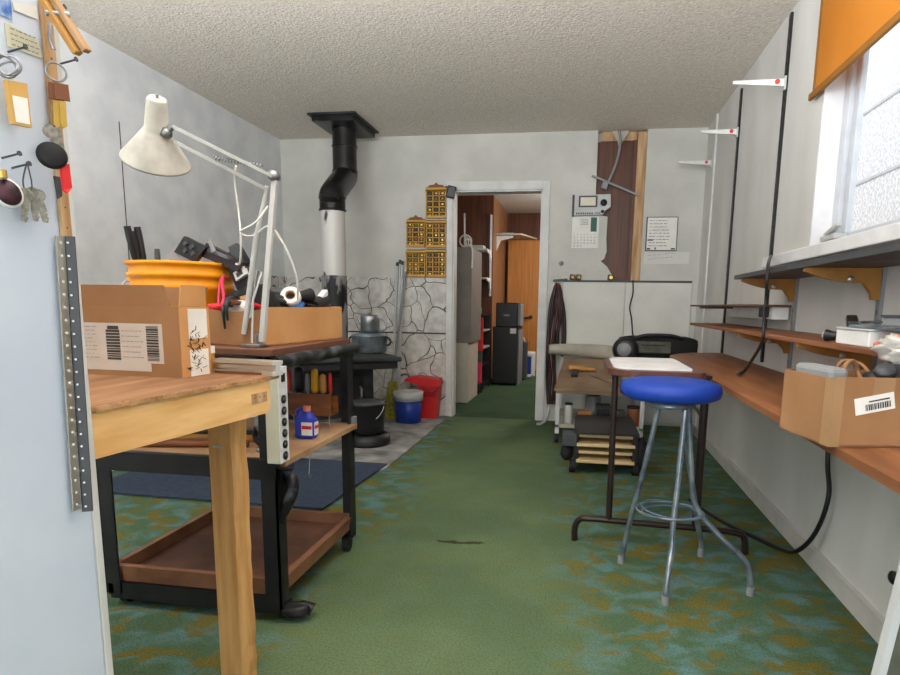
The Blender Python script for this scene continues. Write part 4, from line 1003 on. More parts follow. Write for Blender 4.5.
for r_ in range(5):
    for c_ in range(7):
        if d > 31: break
        b.text(str(d), (-.082 + c_ * .0272, y - .001, 1.592 - r_ * .0235), (1, 0, 0), (0, 0, 1), .016); d += 1
b.scribble((-.03, y - .0008, 1.67), (1, 0, 0), (0, 0, 1), .07, .05, 3, 4, .006)
part(b, 'date_grid', 'ink', t)
t = thing('notice_sheet', 'framed white notice sheet on the wall right of the recess', 'notice', (.63, YB, 1.463))
part(MB().box((.505, YB - .012, 1.463), (.755, YB - .004, 1.735), .002), 'frame', 'dgrey', t); o = part(MB().box((.514, YB - .0135, 1.470), (.749, YB - .012, 1.729)), 'sheet', 'paper', t)
b = MB().scribble((.53, YB - .0138, 1.49), (1, 0, 0), (0, 0, 1), .2, .225, 9, 9, .004, .7); b.box((.52, YB - .0145, 1.545), (.565, YB - .0138, 1.556)); b.box((.518, YB - .0145, 1.474), (.545, YB - .0138, 1.486)); b.box((.71, YB - .0145, 1.474), (.742, YB - .0138, 1.486)); b.box((.58, YB - .0145, 1.474), (.59, YB - .0138, 1.492)); part(b, 'print', 'ink', o)
b = MB().box((.50, YB - .0012, 1.36), (.86, YB, 1.456)); o = single(b, 'paper_strip', 'dirtw', 'faint white paper strip with pencil marks below the framed notice', 'paper')
part(MB().scribble((.53, YB - .0014, 1.38), (1, 0, .1), (0, 0, 1), .22, .06, 2, 5, .003), 'pencil_mark', 'inkl', o)
# conduit in the recess
t = thing('conduit_cable', 'grey flexible cable curving down the front of the brown recess', 'cable', (.16, YB, 1.98))
part(MB().tube([(.25, YB - .02, 2.41), (.262, YB - .03, 2.33), (.25, YB - .03, 2.2), (.20, YB - .02, 2.05), (.165, YB - .02, 1.985)], .011, 10, 5), 'sheath', 'grey', t); part(MB().obox((.155, YB - .02, 1.985), (.05, .035, .06), (0, .3, 0), .006), 'connector', 'grey', t)
single(MB().bar((.05, YB - .018, 2.065), (.43, YB - .03, 1.90), .018, .016), 'metal_rod', 'grey', 'grey metal rod fixed slantwise across the brown recess', 'rod')
single(MB().prism([(.19, YB - .012, 2.41), (.33, YB - .012, 2.41), (.31, YB - .012, 2.37), (.255, YB - .012, 2.28), (.24, YB - .012, 2.33)], (0, .01, 0)), 'torn_paper', 'beige', 'torn pale paper scrap at the top of the recess', 'paper')
t = thing('light_switch', 'small round switch on the wall right of the doorway', 'switch', (-.175, YB, 1.345)); part(MB().lathe([(0, 0), (.016, 0), (.016, .012), (0, .014)], (-.18, YB, 1.36), (0, -1, 0), 14), 'cap', 'grey', t); part(MB().lathe([(0, 0), (.024, 0), (.024, .003), (0, .003)], (-.18, YB, 1.36), (0, -1, 0), 14), 'plate', 'lgrey', t)
for i, (x, m) in enumerate(((-.08, 'yellow'), (-.03, 'yellow'), (.235, 'brass'))):
    t = thing('plug_adapter', ['yellow plug lying at the left on the ledge above the white board', 'yellow plug next to another on the ledge', 'single brass plug on the ledge under the torn plaster'][i], 'plug', (x, YB - .03, 1.222), 'plugs on the ledge above the white board')
    part(MB().obox((x, YB - .02, 1.245), (.045, .036, .045), (0, .1, .1), .006), 'body', 'dgrey', t); part(MB().cyl((x + .004, YB - .038, 1.245), (x + .004, YB - .044, 1.245), .014), 'face', m, t)
# black lead down the white board
b = MB().tube([(.418, YB - .024, 1.225), (.425, YB - .026, 1.12), (.405, YB - .026, 1.0), (.425, YB - .026, .90), (.44, YB - .03, .78), (.45, YB - .2, .70)], .006, 8, 5); single(b, 'power_lead', 'plastic', 'black lead running down the joint of the white wall board', 'cable')
# bundle of cables
for i in range(7):
    rnd = random.Random(i + 20); x = -.255 + i * .016; zt_ = 1.20 - rnd.uniform(0, .03)
    pts = [(-.20 + (x + .2) * .3, YB - .05, zt_), (x, YB - .05 - rnd.uniform(0, .05), 1.0), (x - .02 + rnd.uniform(-.02, .02), YB - .06 - rnd.uniform(0, .04), .7), (x + rnd.uniform(-.02, .02), YB - .06, .4), (x + rnd.uniform(-.03, .03), YB - .07, .16)]
    if i > 4: pts = pts[:3] + [(x + .03, YB - .05, .6), (x + .02, YB - .04, .95), (-.2, YB - .045, 1.19)]
    single(MB().tube(pts, .011 if i % 2 else .014, 8, 5), 'draped_cable', 'maroon' if i % 3 else 'plastic', 'one of the maroon and black cords hung together beside the doorway', 'cord', 'cords hung beside the doorway')
single(MB().bar((-.24, YB - .001, 1.215), (-.12, YB - .001, 1.225), .06, .02), 'wall_hook', 'plastic', 'black hook bar carrying the hanging cords beside the doorway', 'hook')
single(MB().tube([(-.24, 5.17, .12), (-.26, 5.10, .03), (-.30, 5.02, .012), (-.33, 5.0, .014)], .012, 8, 4), 'white_cable', 'lgrey', 'short white cord end curling on the floor at the door jamb', 'cord')

# ================================================================== RIGHT SIDE
# ---- white framed low cart with things in the back corner
t = thing('shelf_trolley', 'low white framed trolley with a shelf in the back corner', 'trolley', (.15, 4.75, 0))
tx0, tx1, ty0, ty1 = -.155, .48, 4.38, 5.12
for x in (tx0, tx1 - .03):
    for y in (ty0, ty1 - .03): part(MB().box((x, y, .07), (x + .03, y + .03, .37), .002), 'leg', 'lgrey', t); part(MB().cyl((x + .0, y + .015, .035), (x + .03, y + .015, .035), .035), 'caster', 'rubber', t)
part(MB().box((tx0, ty0, .37), (tx1, ty1, .39), .002), 'top', 'tan', t); part(MB().box((tx0, ty0, .115), (tx1, ty1, .14), .002), 'shelf', 'beige', t)
single(MB().prism([(-.17, 4.36, .391), (.30, 4.36, .391), (.36, 5.08, .56), (-.12, 5.08, .56)], (0, 0, .012)), 'cardboard_sheet', 'tan', 'tan cardboard sheet sloping on the low trolley', 'cardboard sheet')
single(MB().box((-.10, 4.98, .391), (.30, 5.08, .53)), 'prop_crate', 'dgrey', 'dark crate propping the back of the tan sheet', 'crate')
t = thing('hand_tool', 'tan and black hand tool lying on the tan cardboard sheet', 'tool', (.0, 4.7, .48))
part(MB().tube([(-.07, 4.78, .518), (.03, 4.76, .52), (.13, 4.75, .514)], [.028, .022, .012], 10), 'body', 'wood_h', t); part(MB().bar((-.02, 4.77, .50), (-.03, 4.62, .475), .05, .04, bev=.008), 'grip', 'plastic', t)
single(MB().tube([(.1, 4.66, .487), (.2, 4.56, .462), (.28, 4.50, .447)], [.012, .012, .03], 10, 3), 'trowel', 'tan', 'tan tool lying near the table end on the cardboard sheet', 'tool')
single(MB().tube([(-.25, 5.08, .642), (-.1, 5.1, .642), (.15, 5.12, .63), (.37, 5.14, .60)], [.04, .05, .06, .07], 14, 4), 'plastic_roll', 'beige', 'long roll of beige plastic film lying behind the tan sheet', 'roll')
# lower-shelf contents
items = [('jar', (-.06, 4.44), (.06, .06, .14), 'lgrey', 'pale jar at the outer end of the trolley shelf'), ('small_carton', (.06, 4.45), (.10, .09, .10), 'card', 'tan carton on the trolley shelf'), ('tool_case', (.19, 4.45), (.10, .1, .15), 'plastic', 'black case in the middle of the trolley shelf'), ('grinder', (.30, 4.46), (.09, .1, .11), 'dgrey', 'dark grey box right of the black case on the trolley shelf'), ('wicker_tub', (.42, 4.47), (.11, .11, .13), 'copper', 'brown tub at the inner end of the trolley shelf'), ('paint_tin', (.12, 4.62), (.12, .1, .19), 'grey', 'grey tin behind the tan carton on the trolley shelf')]
for nm, (x, y), (a_, b_, c_), m, lb in items:
    t = thing(nm, lb, 'box' if nm not in ('jar', 'paint_tin', 'wicker_tub') else 'container', (x, y, .14))
    if nm in ('jar', 'paint_tin', 'wicker_tub'):
        part(MB().lathe([(0, 0), (a_ / 2 * .9, 0), (a_ / 2, .01), (a_ / 2, c_ - .02), (a_ / 2 * .9, c_)], (x, y, .1405), n=18), 'body', m, t); part(MB().lathe([(0, 0), (a_ / 2, 0), (a_ / 2, .014), (0, .016)], (x, y, .1405 + c_), n=18), 'lid', 'plastic', t)
    else:
        part(MB().box((x - a_ / 2, y - b_ / 2, .1405), (x + a_ / 2, y + b_ / 2, .1405 + c_ - .02), .004), 'body', m, t); part(MB().box((x - a_ / 2 - .002, y - b_ / 2 - .002, .1405 + c_ - .02), (x + a_ / 2 + .002, y + b_ / 2 + .002, .1405 + c_), .003), 'lid', m, t)
# ---- plank dolly in front of it
t = thing('plank_dolly', 'black wheeled dolly stacked with pale slats in front of the trolley', 'dolly', (.17, 3.85, 0))
for x in (-.01, .335): part(MB().box((x, 3.56, .05), (x + .03, 4.15, .25), .004), 'side_panel', 'black', t)
for i in range(4):
    part(MB().box((.02 - (.012 if i % 2 == 0 else 0), 3.57 - (.03 if i in (0, 2) else 0), .077 + i * .05), (.338 + (.01 if i % 2 == 0 else 0), 4.14, .095 + i * .05), .002), 'slat', 'plank', t)
for x in (-.015, .36):
    for y in (3.60, 4.10):
        o = part(MB().cyl((x - .018, y, .04), (x + .018, y, .04), .04), 'caster', 'rubber', t); part(MB().cyl((x - .02, y, .04), (x + .02, y, .04), .012), 'hub', 'grey', o)
part(MB().box((-.08, 3.55, .17), (.01, 3.66, .25), .006), 'bumper', 'dgrey', t); part(MB().box((.0, 3.54, .25), (.37, 4.14, .262)), 'deck', 'black', t)
part(MB().blob((-.05, 3.62, .12), (.04, .05, .05), .3, 4), 'rag', 'dark_fab', t); part(MB().blob((.385, 3.62, .13), (.05, .06, .1), .3, 9), 'rag', 'dark_fab', t)
# ---- board and black machine bag
single(MB().box((.24, 4.16, .598), (XR - .002, 4.62, .62), .002), 'wooden_board', 'rust_shelf', 'brown board fixed to the wall carrying the black bag', 'board')
t = thing('duffel_bag', 'black and grey duffel bag lying behind the brown table', 'bag', (.55, 4.35, .62))
c = Vector((.57, 4.36, .72))
part(MB().tube([(.28, 4.36, .712), (.36, 4.36, .715), (.55, 4.36, .715), (.72, 4.36, .715), (.80, 4.36, .71)], [.078, .090, .092, .090, .072], 18, 3), 'body', 'dark_fab', t)
part(MB().box((.33, 4.255, .69), (.62, 4.275, .77), .008), 'side_pocket', 'olive', t); part(MB().box((.42, 4.25, .742), (.58, 4.256, .75)), 'zip', 'plastic', t)
part(MB().lathe([(.0, 0), (.085, 0), (.09, .02), (.07, .05), (.05, .055), (0, .05)], (.32, 4.27, .71), (-.25, -1, 0), 22), 'end_drum', 'plastic', t); part(MB().lathe([(0, 0), (.05, 0), (.045, .012), (0, .016)], (.305, 4.212, .715), (-.25, -1, 0), 20), 'disc', 'grey', t)
part(MB().tube([(.38, 4.30, .79), (.46, 4.29, .812), (.62, 4.29, .812), (.70, 4.30, .79)], .012, 8, 4), 'strap', 'plastic', t)

# ---- wall shelving on the right
t = None
def standard(name, y, z0, z1, m, label, x=XR):
    t = thing(name, label, 'shelf standard', (x, y, z0), 'shelf standards on the window wall')
    part(MB().box((x - .012, y - .013, z0), (x, y + .013, z1)), 'channel', m, t)
    n = int((z1 - z0) / .05)
    for i in range(n): z = z0 + (i + .5) * (z1 - z0) / n; part(MB().box((x - .0126, y - .003, z - .008), (x - .012, y + .003, z + .008)), 'slot', 'plastic' if m != 'plastic' else 'rubber', t)
standard('shelf_standard', 4.20, .60, 2.36, 'plastic', 'long black upright strip nearest the back corner')
standard('shelf_standard', 3.30, .73, 2.40, 'plastic', 'long black upright strip between corner and window')
standard('shelf_standard', 2.885, .74, 1.14, 'grey', 'grey slotted strip under the far end of the window shelf')
standard('shelf_standard', 2.11, .74, 1.14, 'grey', 'grey slotted strip above the carton of cables')
def wbracket(y, z, x0, label, xs=XR - .012):
    t = thing('shelf_bracket', label, 'bracket', (XR, y, z), 'white brackets high on the window wall')
    part(MB().prism([(xs, y - .008, z - .02), (xs, y - .008, z + .014), (x0, y - .008, z + .012), (x0, y - .008, z - .002)], (0, .016, 0)), 'arm', 'whitep', t)
    part(MB().cyl((xs - .04, y - .009, z + .001), (xs - .04, y + .009, z + .001), .012), 'red_dot', 'redp', t)
    part(MB().box((xs - .01, y - .011, z - .035), (xs, y + .011, z + .026)), 'heel', 'lgrey', t)
wbracket(3.28, 2.085, .69, 'white shelf bracket with red dot nearest the window')
wbracket(4.19, 2.105, .71, 'white shelf bracket with red dot in the middle of three')
wbracket(5.02, 2.105, .70, 'white shelf bracket nearest the back corner', XR)
def gbracket(y, z, x0, h, label):
    t = thing('wooden_bracket', label, 'bracket', (XR - .012, y, z - h), 'ochre brackets under the wall shelves')
    xs = XR - .013
    pts = [(xs, y - .01, z), (x0, y - .01, z), (x0, y - .01, z - .012)]
    for i in range(9):
        u = i / 8; pts.append((x0 + (xs - .05 - x0) * u, y - .01, z - .012 - (h * .35) * u - h * .1 * math.sin(PI * u)))
    pts += [(xs - .025, y - .01, z - h * .8), (xs - .02, y - .01, z - h), (xs, y - .01, z - h)]
    part(MB().prism(pts, (0, .02, 0)), 'plate', 'gold', t)
    part(MB().lathe([(0, 0), (.011, 0), (.010, .003), (0, .004)], (xs - .09, y - .01, z - .035), (0, -1, 0), 12), 'screw_cap', 'alu', t)
TS = 1.136
t = thing('window_shelf', 'dark grey shelf plank directly under the window', 'shelf', (.82, 1.9, TS))
part(MB().box((.70, .75, TS), (XR - .013, 2.99, TS + .018), .002), 'plank', 'dark_shelf', t); part(MB().box((.698, .75, TS + .0), (.70, 2.99, TS + .018)), 'edge_band', 'dgrey', t)
gbracket(2.885, TS - .001, .705, .10, 'ochre bracket under the far end of the window shelf'); gbracket(2.11, TS - .001, .705, .10, 'ochre bracket under the near part of the window shelf')
t = thing('thin_shelf', 'thin rust brown shelf below the window shelf near the corner', 'shelf', (.8, 3.5, .995)); part(MB().box((.70, 2.90, 1.012), (XR - .013, 4.10, 1.022), .002), 'plank', 'rust_shelf', t); part(MB().box((.86, 2.93, .955), (XR - .013, 3.75, 1.0115), .003), 'white_rail', 'whitep', t); part(MB().box((.74, 3.4, 1.0), (.80, 4.0, 1.0115)), 'batten', 'rust_shelf', t)
LS = .893
t = thing('lower_shelf', 'brown wooden shelf holding white box and flashlight', 'shelf', (.83, 2.8, LS)); part(MB().box((.70, 1.50, LS), (XR - .013, 4.06, LS + .016), .003), 'plank', 'shelf_wood', t)
gbracket(2.885, LS - .001, .705, .085, 'ochre bracket under the middle of the brown shelf'); gbracket(2.11, LS - .001, .705, .095, 'ochre bracket under the brown shelf behind the carton of cables')
DZ = .713
t = thing('wall_desk', 'long brown worktop fixed along the right wall', 'worktop', (.74, 2.4, DZ - .02))
pts = [(.548, .60, DZ - .02), (.545, 3.78, DZ - .02), (.565, 3.86, DZ - .02), (.62, 3.98, DZ - .02), (.72, 4.10, DZ - .02), (XR - .014, 4.16, DZ - .02), (XR - .014, .60, DZ - .02)]
part(MB().prism(pts, (0, 0, .02)), 'top', 'desk_wood', t); b = MB()
part(MB().box((XR - .032, 3.85, DZ - .06), (XR - .0145, 4.15, DZ - .021)), 'cleat', 'pine', t)
for y in (1.2, 2.11, 2.885): part(MB().prism([(XR - .013, y, DZ - .021), (.60, y, DZ - .021), (.60, y, DZ - .035), (XR - .013, y, DZ - .12)], (0, .012, 0)), 'bracket', 'grey', t)
# ---- board standing at the near right, with a black knob above
t = thing('support_board', 'olive faced board with pale edge leaning under the near end of the worktop', 'board', (.55, 1.0, 0))
pa, pb_ = at(872, 700, Y=1.0), at(921, 508, Y=1.0)
d_ = (pb_ - pa) / (pb_.z - pa.z); pa = pa - d_ * pa.z; pb_ = pa + d_ * (DZ - .0215)
part(MB().prism([pa, pb_, pb_ + Vector((.012, 0, 0)), pa + Vector((.012, 0, 0))], (0, .02, 0)), 'edge', 'lgrey', t)
part(MB().prism([pa + Vector((.0125, .006, 0)), pb_ + Vector((.0125, .006, 0)), Vector((.92, 1.006, DZ - .0215)), Vector((.92, 1.006, 0))], (0, .012, 0)), 'panel', 'olive', t)
p = at(897, 578, X=XR); single(MB().lathe([(0, 0), (.018, 0), (.02, .014), (.012, .02), (0, .021)], p, (-1, 0, 0), 16), 'rubber_stopper', 'plastic', 'black rubber stopper on the wall below the worktop near the leaning board', 'stopper')

# ---- carton of cables on the worktop
ang = .19
T_ = Matrix.Translation((.53, 1.345, DZ + .0005)) @ Matrix.Rotation(ang, 4, 'Z')
t = thing('cable_carton', 'open cardboard carton of cables on the worktop', 'carton', T_ @ Vector((.15, .09, 0)))
Wc, Dc, Hc = .32, .20, .145; th = .004
b = MB(T_); b.box((0, 0, 0), (Wc, Dc, th)); b.box((0, 0, 0), (th, Dc, Hc)); b.box((0, Dc - th, 0), (Wc, Dc, Hc)); b.box((Wc - th, 0, 0), (Wc, Dc, Hc)); b.box((th, 0, 0), (Wc, th, Hc + .004)); part(b, 'body', 'card', t)
part(MB(T_).box((.0, -.001, 0), (.022, 0, Hc + .004)).box((-.001, 0, 0), (0, .03, Hc)).box((.085, -.0008, Hc - .035), (.13, 0, Hc + .003)), 'tape', 'tape', t)
q = Matrix.Rotation(-.2, 4, 'Y')
lb = MB(T_ @ Matrix.Translation((.052, -.0012, .068)) @ q)
o = part(lb.box((0, 0, 0), (.085, .0008, .036)), 'label_sticker', 'paper', t)
b = MB(T_ @ Matrix.Translation((.052, -.0016, .068)) @ q); rnd = random.Random(3); x = .022
while x < .076:
    h = rnd.choice((.001, .002, .003)); b.box((x, -.0002, .006), (x + h, .0002, .019)); x += h + rnd.choice((.0012, .002))
b.box((.03, -.0002, .023), (.075, .0002, .026)); part(b, 'barcode', 'ink', o)
def inc(x, y, z): return T_ @ Vector((x, y, z))
single(MB(T_).box((.004 + .002, .03, .06), (.05, .17, .165), .01), 'grey_adapter', 'grey', 'grey adapter poking from the corner of the cable carton', 'adapter')
single(MB(T_).tube([(.05, .06, .13), (.07, .08, .165), (.10, .10, .175), (.12, .11, .15), (.10, .06, .13)], .005, 8, 5).tube([(.07, .12, .13), (.10, .14, .17), (.14, .13, .165), (.15, .09, .13)], .004, 8, 5), 'brown_cables', 'card_d', 'loops of brown cable inside the cable carton', 'cable')
t2 = thing('black_camera', 'glossy black gadget showing over the rim of the cable carton', 'device', inc(.2, .09, .05)); part(MB(T_).blob((.20, .08, .118), (.09, .06, .052), .12, 7), 'body', 'plastic', t2); part(MB(T_).lathe([(0, 0), (.022, 0), (.018, .012), (0, .014)], (.14, .05, .155), (-.3, -.5, 1), 16), 'lens', 'dgrey', t2)
single(MB(T_).box((.055, .02, .02), (.11, .09, .115), .005), 'wall_charger', 'whitep', 'white charger lying low in the cable carton', 'charger')
single(MB(T_).box((.10, .10, .02), (.30, .17, .12), .01), 'dark_pouch', 'dark_fab', 'dark pouch filling the back of the cable carton', 'pouch')

# ---- things on the lower shelf
zs = LS + .0165
t = thing('white_box', 'low white box on the near end of the brown shelf', 'box', (.78, 1.74, zs)); part(MB().box((.715, 1.64, zs), (.86, 1.84, zs + .040), .003), 'body', 'whitep', t); part(MB().box((.712, 1.637, zs + .040), (.863, 1.843, zs + .046), .002), 'lid', 'lgrey', t)
t = thing('flashlight', 'black flashlight lying at the end of the white box', 'flashlight', (.74, 1.92, zs)); part(MB().tube([(.79, 1.90, zs + .016), (.745, 1.935, zs + .016), (.73, 1.95, zs + .017)], [.013, .013, .018], 14), 'body', 'plastic', t); part(MB().lathe([(0, 0), (.013, 0), (.012, .002), (0, .002)], (.727, 1.953, zs + .017), (-.6, .7, 0), 14), 'lens', 'lgrey', t)
p = Vector((.78, 1.85, zs + .047)); single(MB().bar((.74, 1.80, zs + .054), (.80, 1.96, zs + .070), .03, .018, bev=.005), 'rubber_grip', 'plastic', 'black rubber grip resting on the white box', 'grip')
t = thing('metal_fixture', 'grey metal light fixture lying on the white box', 'fixture', (.78, 1.66, zs + .047)); part(MB().box((.72, 1.50, zs + .047), (.88, 1.78, zs + .055), .002), 'plate', 'steel_s', t); part(MB().box((.75, 1.57, zs + .055), (.80, 1.66, zs + .076), .003), 'housing', 'grey', t); part(MB().box((.745, 1.565, zs + .076), (.805, 1.665, zs + .082), .002), 'cover', 'dgrey', t)
part(MB().tube([(.73, 1.74, zs + .06), (.76, 1.79, zs + .06), (.80, 1.77, zs + .062), (.82, 1.70, zs + .062)], .004, 8, 4), 'wire', 'dgrey', t)
t = thing('plastic_bag', 'milky plastic bag with salmon tubes hanging off the brown shelf end', 'bag', (.74, 1.5, zs - .03)); part(MB().blob((.76, 1.50, zs + .004), (.075, .07, .046), .55, 12, 28, 20, 3.2), 'film', 'bag', t)
for i in range(2): part(MB().tube([(.69 + i * .014, 1.55, zs + .012 - i * .018), (.72 + i * .01, 1.49, zs + .032 - i * .014), (.74, 1.42, zs + .038 - i * .01)], [.006, .011, .010], 10), 'tube', 'orange_r', t)

# ---- window blind
t = thing('roller_blind', 'orange roller blind half lowered over the window', 'blind', (.925, 1.8, 1.87))
part(MB().box((.918, .70, 1.90), (.922, 2.84, 2.37)), 'cloth', 'blind', t)
part(MB().box((.913, .69, 1.872), (.928, 2.88, 1.90), .004), 'bottom_bar', 'blind_bar', t); part(MB().cyl((.915, .69, 2.385), (.915, 2.86, 2.385), .022), 'roller', 'blind_bar', t); part(MB().box((.917, 2.82, 1.90), (.9235, 2.845, 2.37)), 'side_hem', 'blind_bar', t)

# ---- black cords of the right wall
b = MB().tube([at(771, 256, X=.87), at(768, 266, X=.69), at(766, 300, X=.688), at(764, 322, X=.684), at(762, 342, X=.682), at(752, 360, X=.70), at(744, 371, Z=.724), at(738, 374, Z=.724)], .0065, 8, 5).obox(at(764, 312, X=.684), (.026, .035, .04), (0, 0, .2), .004)
single(b, 'extension_cable', 'plastic', 'thick black cable hanging from the window shelf down to the worktop', 'cable')
t = thing('floor_cable', 'black cable looping from below the worktop across the carpet to the stool', 'cable', (.8, 2.6, 0))
pts = [(.925, 2.34, .69), (.925, 2.34, .46), (.918, 2.28, .33), (.905, 2.33, .17), (.885, 2.44, .05), (.86, 2.56, .012), (.80, 2.66, .012), (.72, 2.80, .012), (.64, 3.0, .012), (.60, 3.15, .012)]
part(MB().tube(pts, .009, 8, 6), 'cord', 'plastic', t)

# ---- brown table with paper
t = tb = thing('side_table', 'narrow brown table with round end behind the blue stool', 'table', (.34, 2.6, 0))
TZ = .757
ring = []
x0, x1, y0_, y1_ = .115, .485, 2.375, 2.97; rr = .12
for cx_, cy_, a0 in ((x0 + rr, y0_ + rr, PI), (x1 - .03, y0_ + .03, 1.5 * PI), (x1 - .03, y1_ - .03, 0), (x0 + rr, y1_ - rr, .5 * PI)):
    r_ = rr if cx_ < .3 else .03
    for i in range(7): a_ = a0 + .5 * PI * i / 6; ring.append((cx_ + r_ * math.cos(a_), cy_ + r_ * math.sin(a_), TZ - .022))
part(MB().prism(ring, (0, 0, .022)), 'top', 'table', t)
yl = 2.50
xl0, xl1 = at(612, 450, Y=yl).x, at(701, 450, Y=yl).x
part(MB().tube([(xl0, yl, .10), (xl0, yl, TZ - .022)], .0135, 10), 'leg', 'leg_brown', t); part(MB().tube([(xl1, yl, .10), (xl1, yl, TZ - .022)], .017, 10), 'leg', 'leg_brown', t)
part(MB().tube([(.012, yl + .01, .0), (.012, yl + .01, .06), (.03, yl + .008, .095), (.075, yl, .105), (.3, yl, .10), (.55, yl, .095), (.66, yl, .088), (.70, yl, .07), (.71, yl, 0)], .0135, 10, 4), 'foot_bar', 'leg_brown', t)
part(MB().bar((xl1, yl, .56), (.38, yl + .02, TZ - .03), .02, .012), 'brace', 'leg_brown', t)
part(MB().box((xl0 - .02, yl - .02, TZ - .034), (xl1 + .02, yl + .02, TZ - .022)), 'leg_plate', 'leg_brown', t)
ring2 = []
x0, x1, y0_, y1_ = .14, .44, 2.42, 2.93; rr = .085
for cx_, cy_, a0 in ((x0 + rr, y0_ + rr, PI), (x1 - .01, y0_ + .01, 1.5 * PI), (x1 - .01, y1_ - .01, 0), (x0 + rr, y1_ - rr, .5 * PI)):
    r_ = rr if cx_ < .3 else .01
    for i in range(7): a_ = a0 + .5 * PI * i / 6; ring2.append((cx_ + r_ * math.cos(a_), cy_ + r_ * math.sin(a_), TZ + .0005))
single(MB().prism(ring2, (0, 0, .008)), 'white_pad', 'white', 'white rounded pad lying on the brown table', 'pad')

# ---- blue stool
t = thing('bar_stool', 'silver legged stool with round royal blue seat', 'stool', (.36, 2.2, 0))
sc = Vector((.325, 2.185, .685))
part(MB().lathe([(0, 0), (.15, 0), (.168, .010), (.174, .030), (.170, .050), (.14, .062), (.08, .066), (0, .067)], sc, n=48), 'seat', 'blue', t)
part(MB().lathe([(0, -.03), (.08, -.03), (.085, -.02), (.06, -.001), (0, -.001)], sc, n=24), 'seat_plate', 'steel_s', t)
zt_ = .655
lg = [[(.30, 2.25, zt_), (.262, 2.262, .42), (.228, 2.28, .23), (.205, 2.30, .08), (.196, 2.307, .0)],
      [(.368, 2.115, zt_), (.357, 2.095, .42), (.346, 2.075, .25), (.345, 2.06, .18), (.332, 2.015, .12), (.325, 1.998, .06), (.324, 1.996, .0)],
      [(.385, 2.245, zt_), (.42, 2.30, .46), (.46, 2.36, .30), (.495, 2.41, .15), (.521, 2.439, .06), (.521, 2.439, 0)],
      [(.39, 2.18, zt_), (.41, 2.175, .45), (.435, 2.17, .30), (.515, 2.148, .205), (.59, 2.13, .14), (.622, 2.122, .09), (.631, 2.12, .0)]]
for l in lg:
    o = part(MB().tube(l, .0105, 10, 4), 'leg', 'steel_s', t); part(MB().cyl(l[-1], Vector(l[-1]) + Vector((0, 0, .03)), .0135, n=10), 'foot_tip', 'grey', o)
b = MB(); cR = Vector((.348, 2.185, .27))
b.torus(cR, .118, .004, (0, .05, 1), 28); part(b, 'foot_ring', 'steel_s', t)
b = MB(); b.torus(cR + Vector((.0, 0, .004)), .10, .003, (.08, 0, 1), 24); b.torus(cR + Vector((.01, 0, -.006)), .108, .003, (-.06, .1, 1), 24); part(b, 'wire_wrap', mat('blue_wire', (90, 120, 150), .4), t)

# ================================================================== BEYOND THE DOORWAY
t = thing('upright_cabinet', 'upright cabinet with grey upper and off white lower front just past the doorway', 'cabinet', (-1.4, 6.3, 0))
part(MB().box((-1.75, 6.0, .0), (-1.115, 6.6, 1.56), .004), 'body', 'cream_w', t); part(MB().box((-1.74, 5.985, .62), (-1.085, 5.999, 1.565), .004), 'upper_front', 'fridge', t); part(MB().box((-1.74, 5.985, .02), (-1.105, 5.999, .60), .004), 'lower_front', 'cream_w', t); part(MB().box((-1.114, 6.0, .62), (-1.085, 6.6, 1.56)), 'upper_side', 'fridge', t)
t = thing('ornament', 'white wire ornament with tall pin on top of the upright cabinet', 'ornament', (-1.25, 6.2, 1.56)); part(MB().torus((-1.19, 6.2, 1.645), .06, .008, (0, 1, .2)).torus((-1.18, 6.2, 1.64), .05, .008, (1, .6, .2)).torus((-1.16, 6.2, 1.63), .04, .008, (1, -.6, .2)).torus((-1.19, 6.2, 1.575), .05, .006), 'wire_ball', 'whitep', t); part(MB().cyl((-1.20, 6.2, 1.60), (-1.205, 6.2, 1.92), .008, n=8), 'pin', 'whitep', t); part(MB().tube([(-1.14, 6.02, 1.577), (-1.08, 5.972, 1.55), (-1.08, 5.972, 1.36)], .008, 8, 4), 'tassel', 'whitep', t)
for i, z in enumerate((1.69, 1.33)):
    t = thing('hall_shelf', ['upper white shelf on the dark panelled wall beyond the doorway', 'lower white shelf on the dark panelled wall beyond the doorway'][i], 'shelf', (-1.5, 7.9, z), 'white shelves beyond the doorway')
    part(MB().box((-1.95, 7.72, z), (-1.20, 8.045, z + .022), .002), 'board', 'whitep', t); part(MB().prism([(-1.215, 8.04, z - .0), (-1.215, 7.75, z - .0), (-1.215, 7.76, z - .02), (-1.215, 7.95, z - .03), (-1.215, 8.04, z - .14)], (.018, 0, 0)), 'bracket', 'whitep', t)
single(MB().box((-1.215, 8.03, 1.12), (-1.19, 8.048, 2.17)), 'hall_standard', 'whitep', 'white upright strip at the end of the dark panelled wall beyond the doorway', 'shelf standard')
single(MB().box((-1.42, 7.78, 1.713), (-1.26, 7.98, 1.76), .01), 'folded_cloth', 'lgrey', 'pale folded cloth on the upper white shelf beyond the doorway', 'cloth')
t = thing('storage_shelves', 'dark open shelving unit with red items beyond the doorway', 'shelving unit', (-1.3, 7.0, 0))
hx0, hx1, hy0, hy1 = -1.75, -1.09, 6.75, 7.35
b = MB()
for x in (hx0, hx1 - .02): 
    for y in (hy0, hy1 - .02): part(MB().box((x, y, 0), (x + .02, y + .02, .90)), 'post', 'plastic', t)
for z in (.06, .30, .50, .70, .88): part(MB().box((hx0, hy0, z), (hx1, hy1, z + .016)), 'shelf', 'beige' if z in (.50, .70) else 'black', t)
part(MB().box((hx0, hy1 - .01, .08), (hx1 - .02, hy1, .88)), 'back_panel', 'black', t)
hs = [('red_folder', (-1.24, 6.62, .52), (.11, .05, .36), 'red', 'tall red binder at the end of the dark shelving'), ('pink_box', (-1.26, 6.62, .12), (.12, .05, .24), 'pink', 'pink box low in front of the dark shelving')]
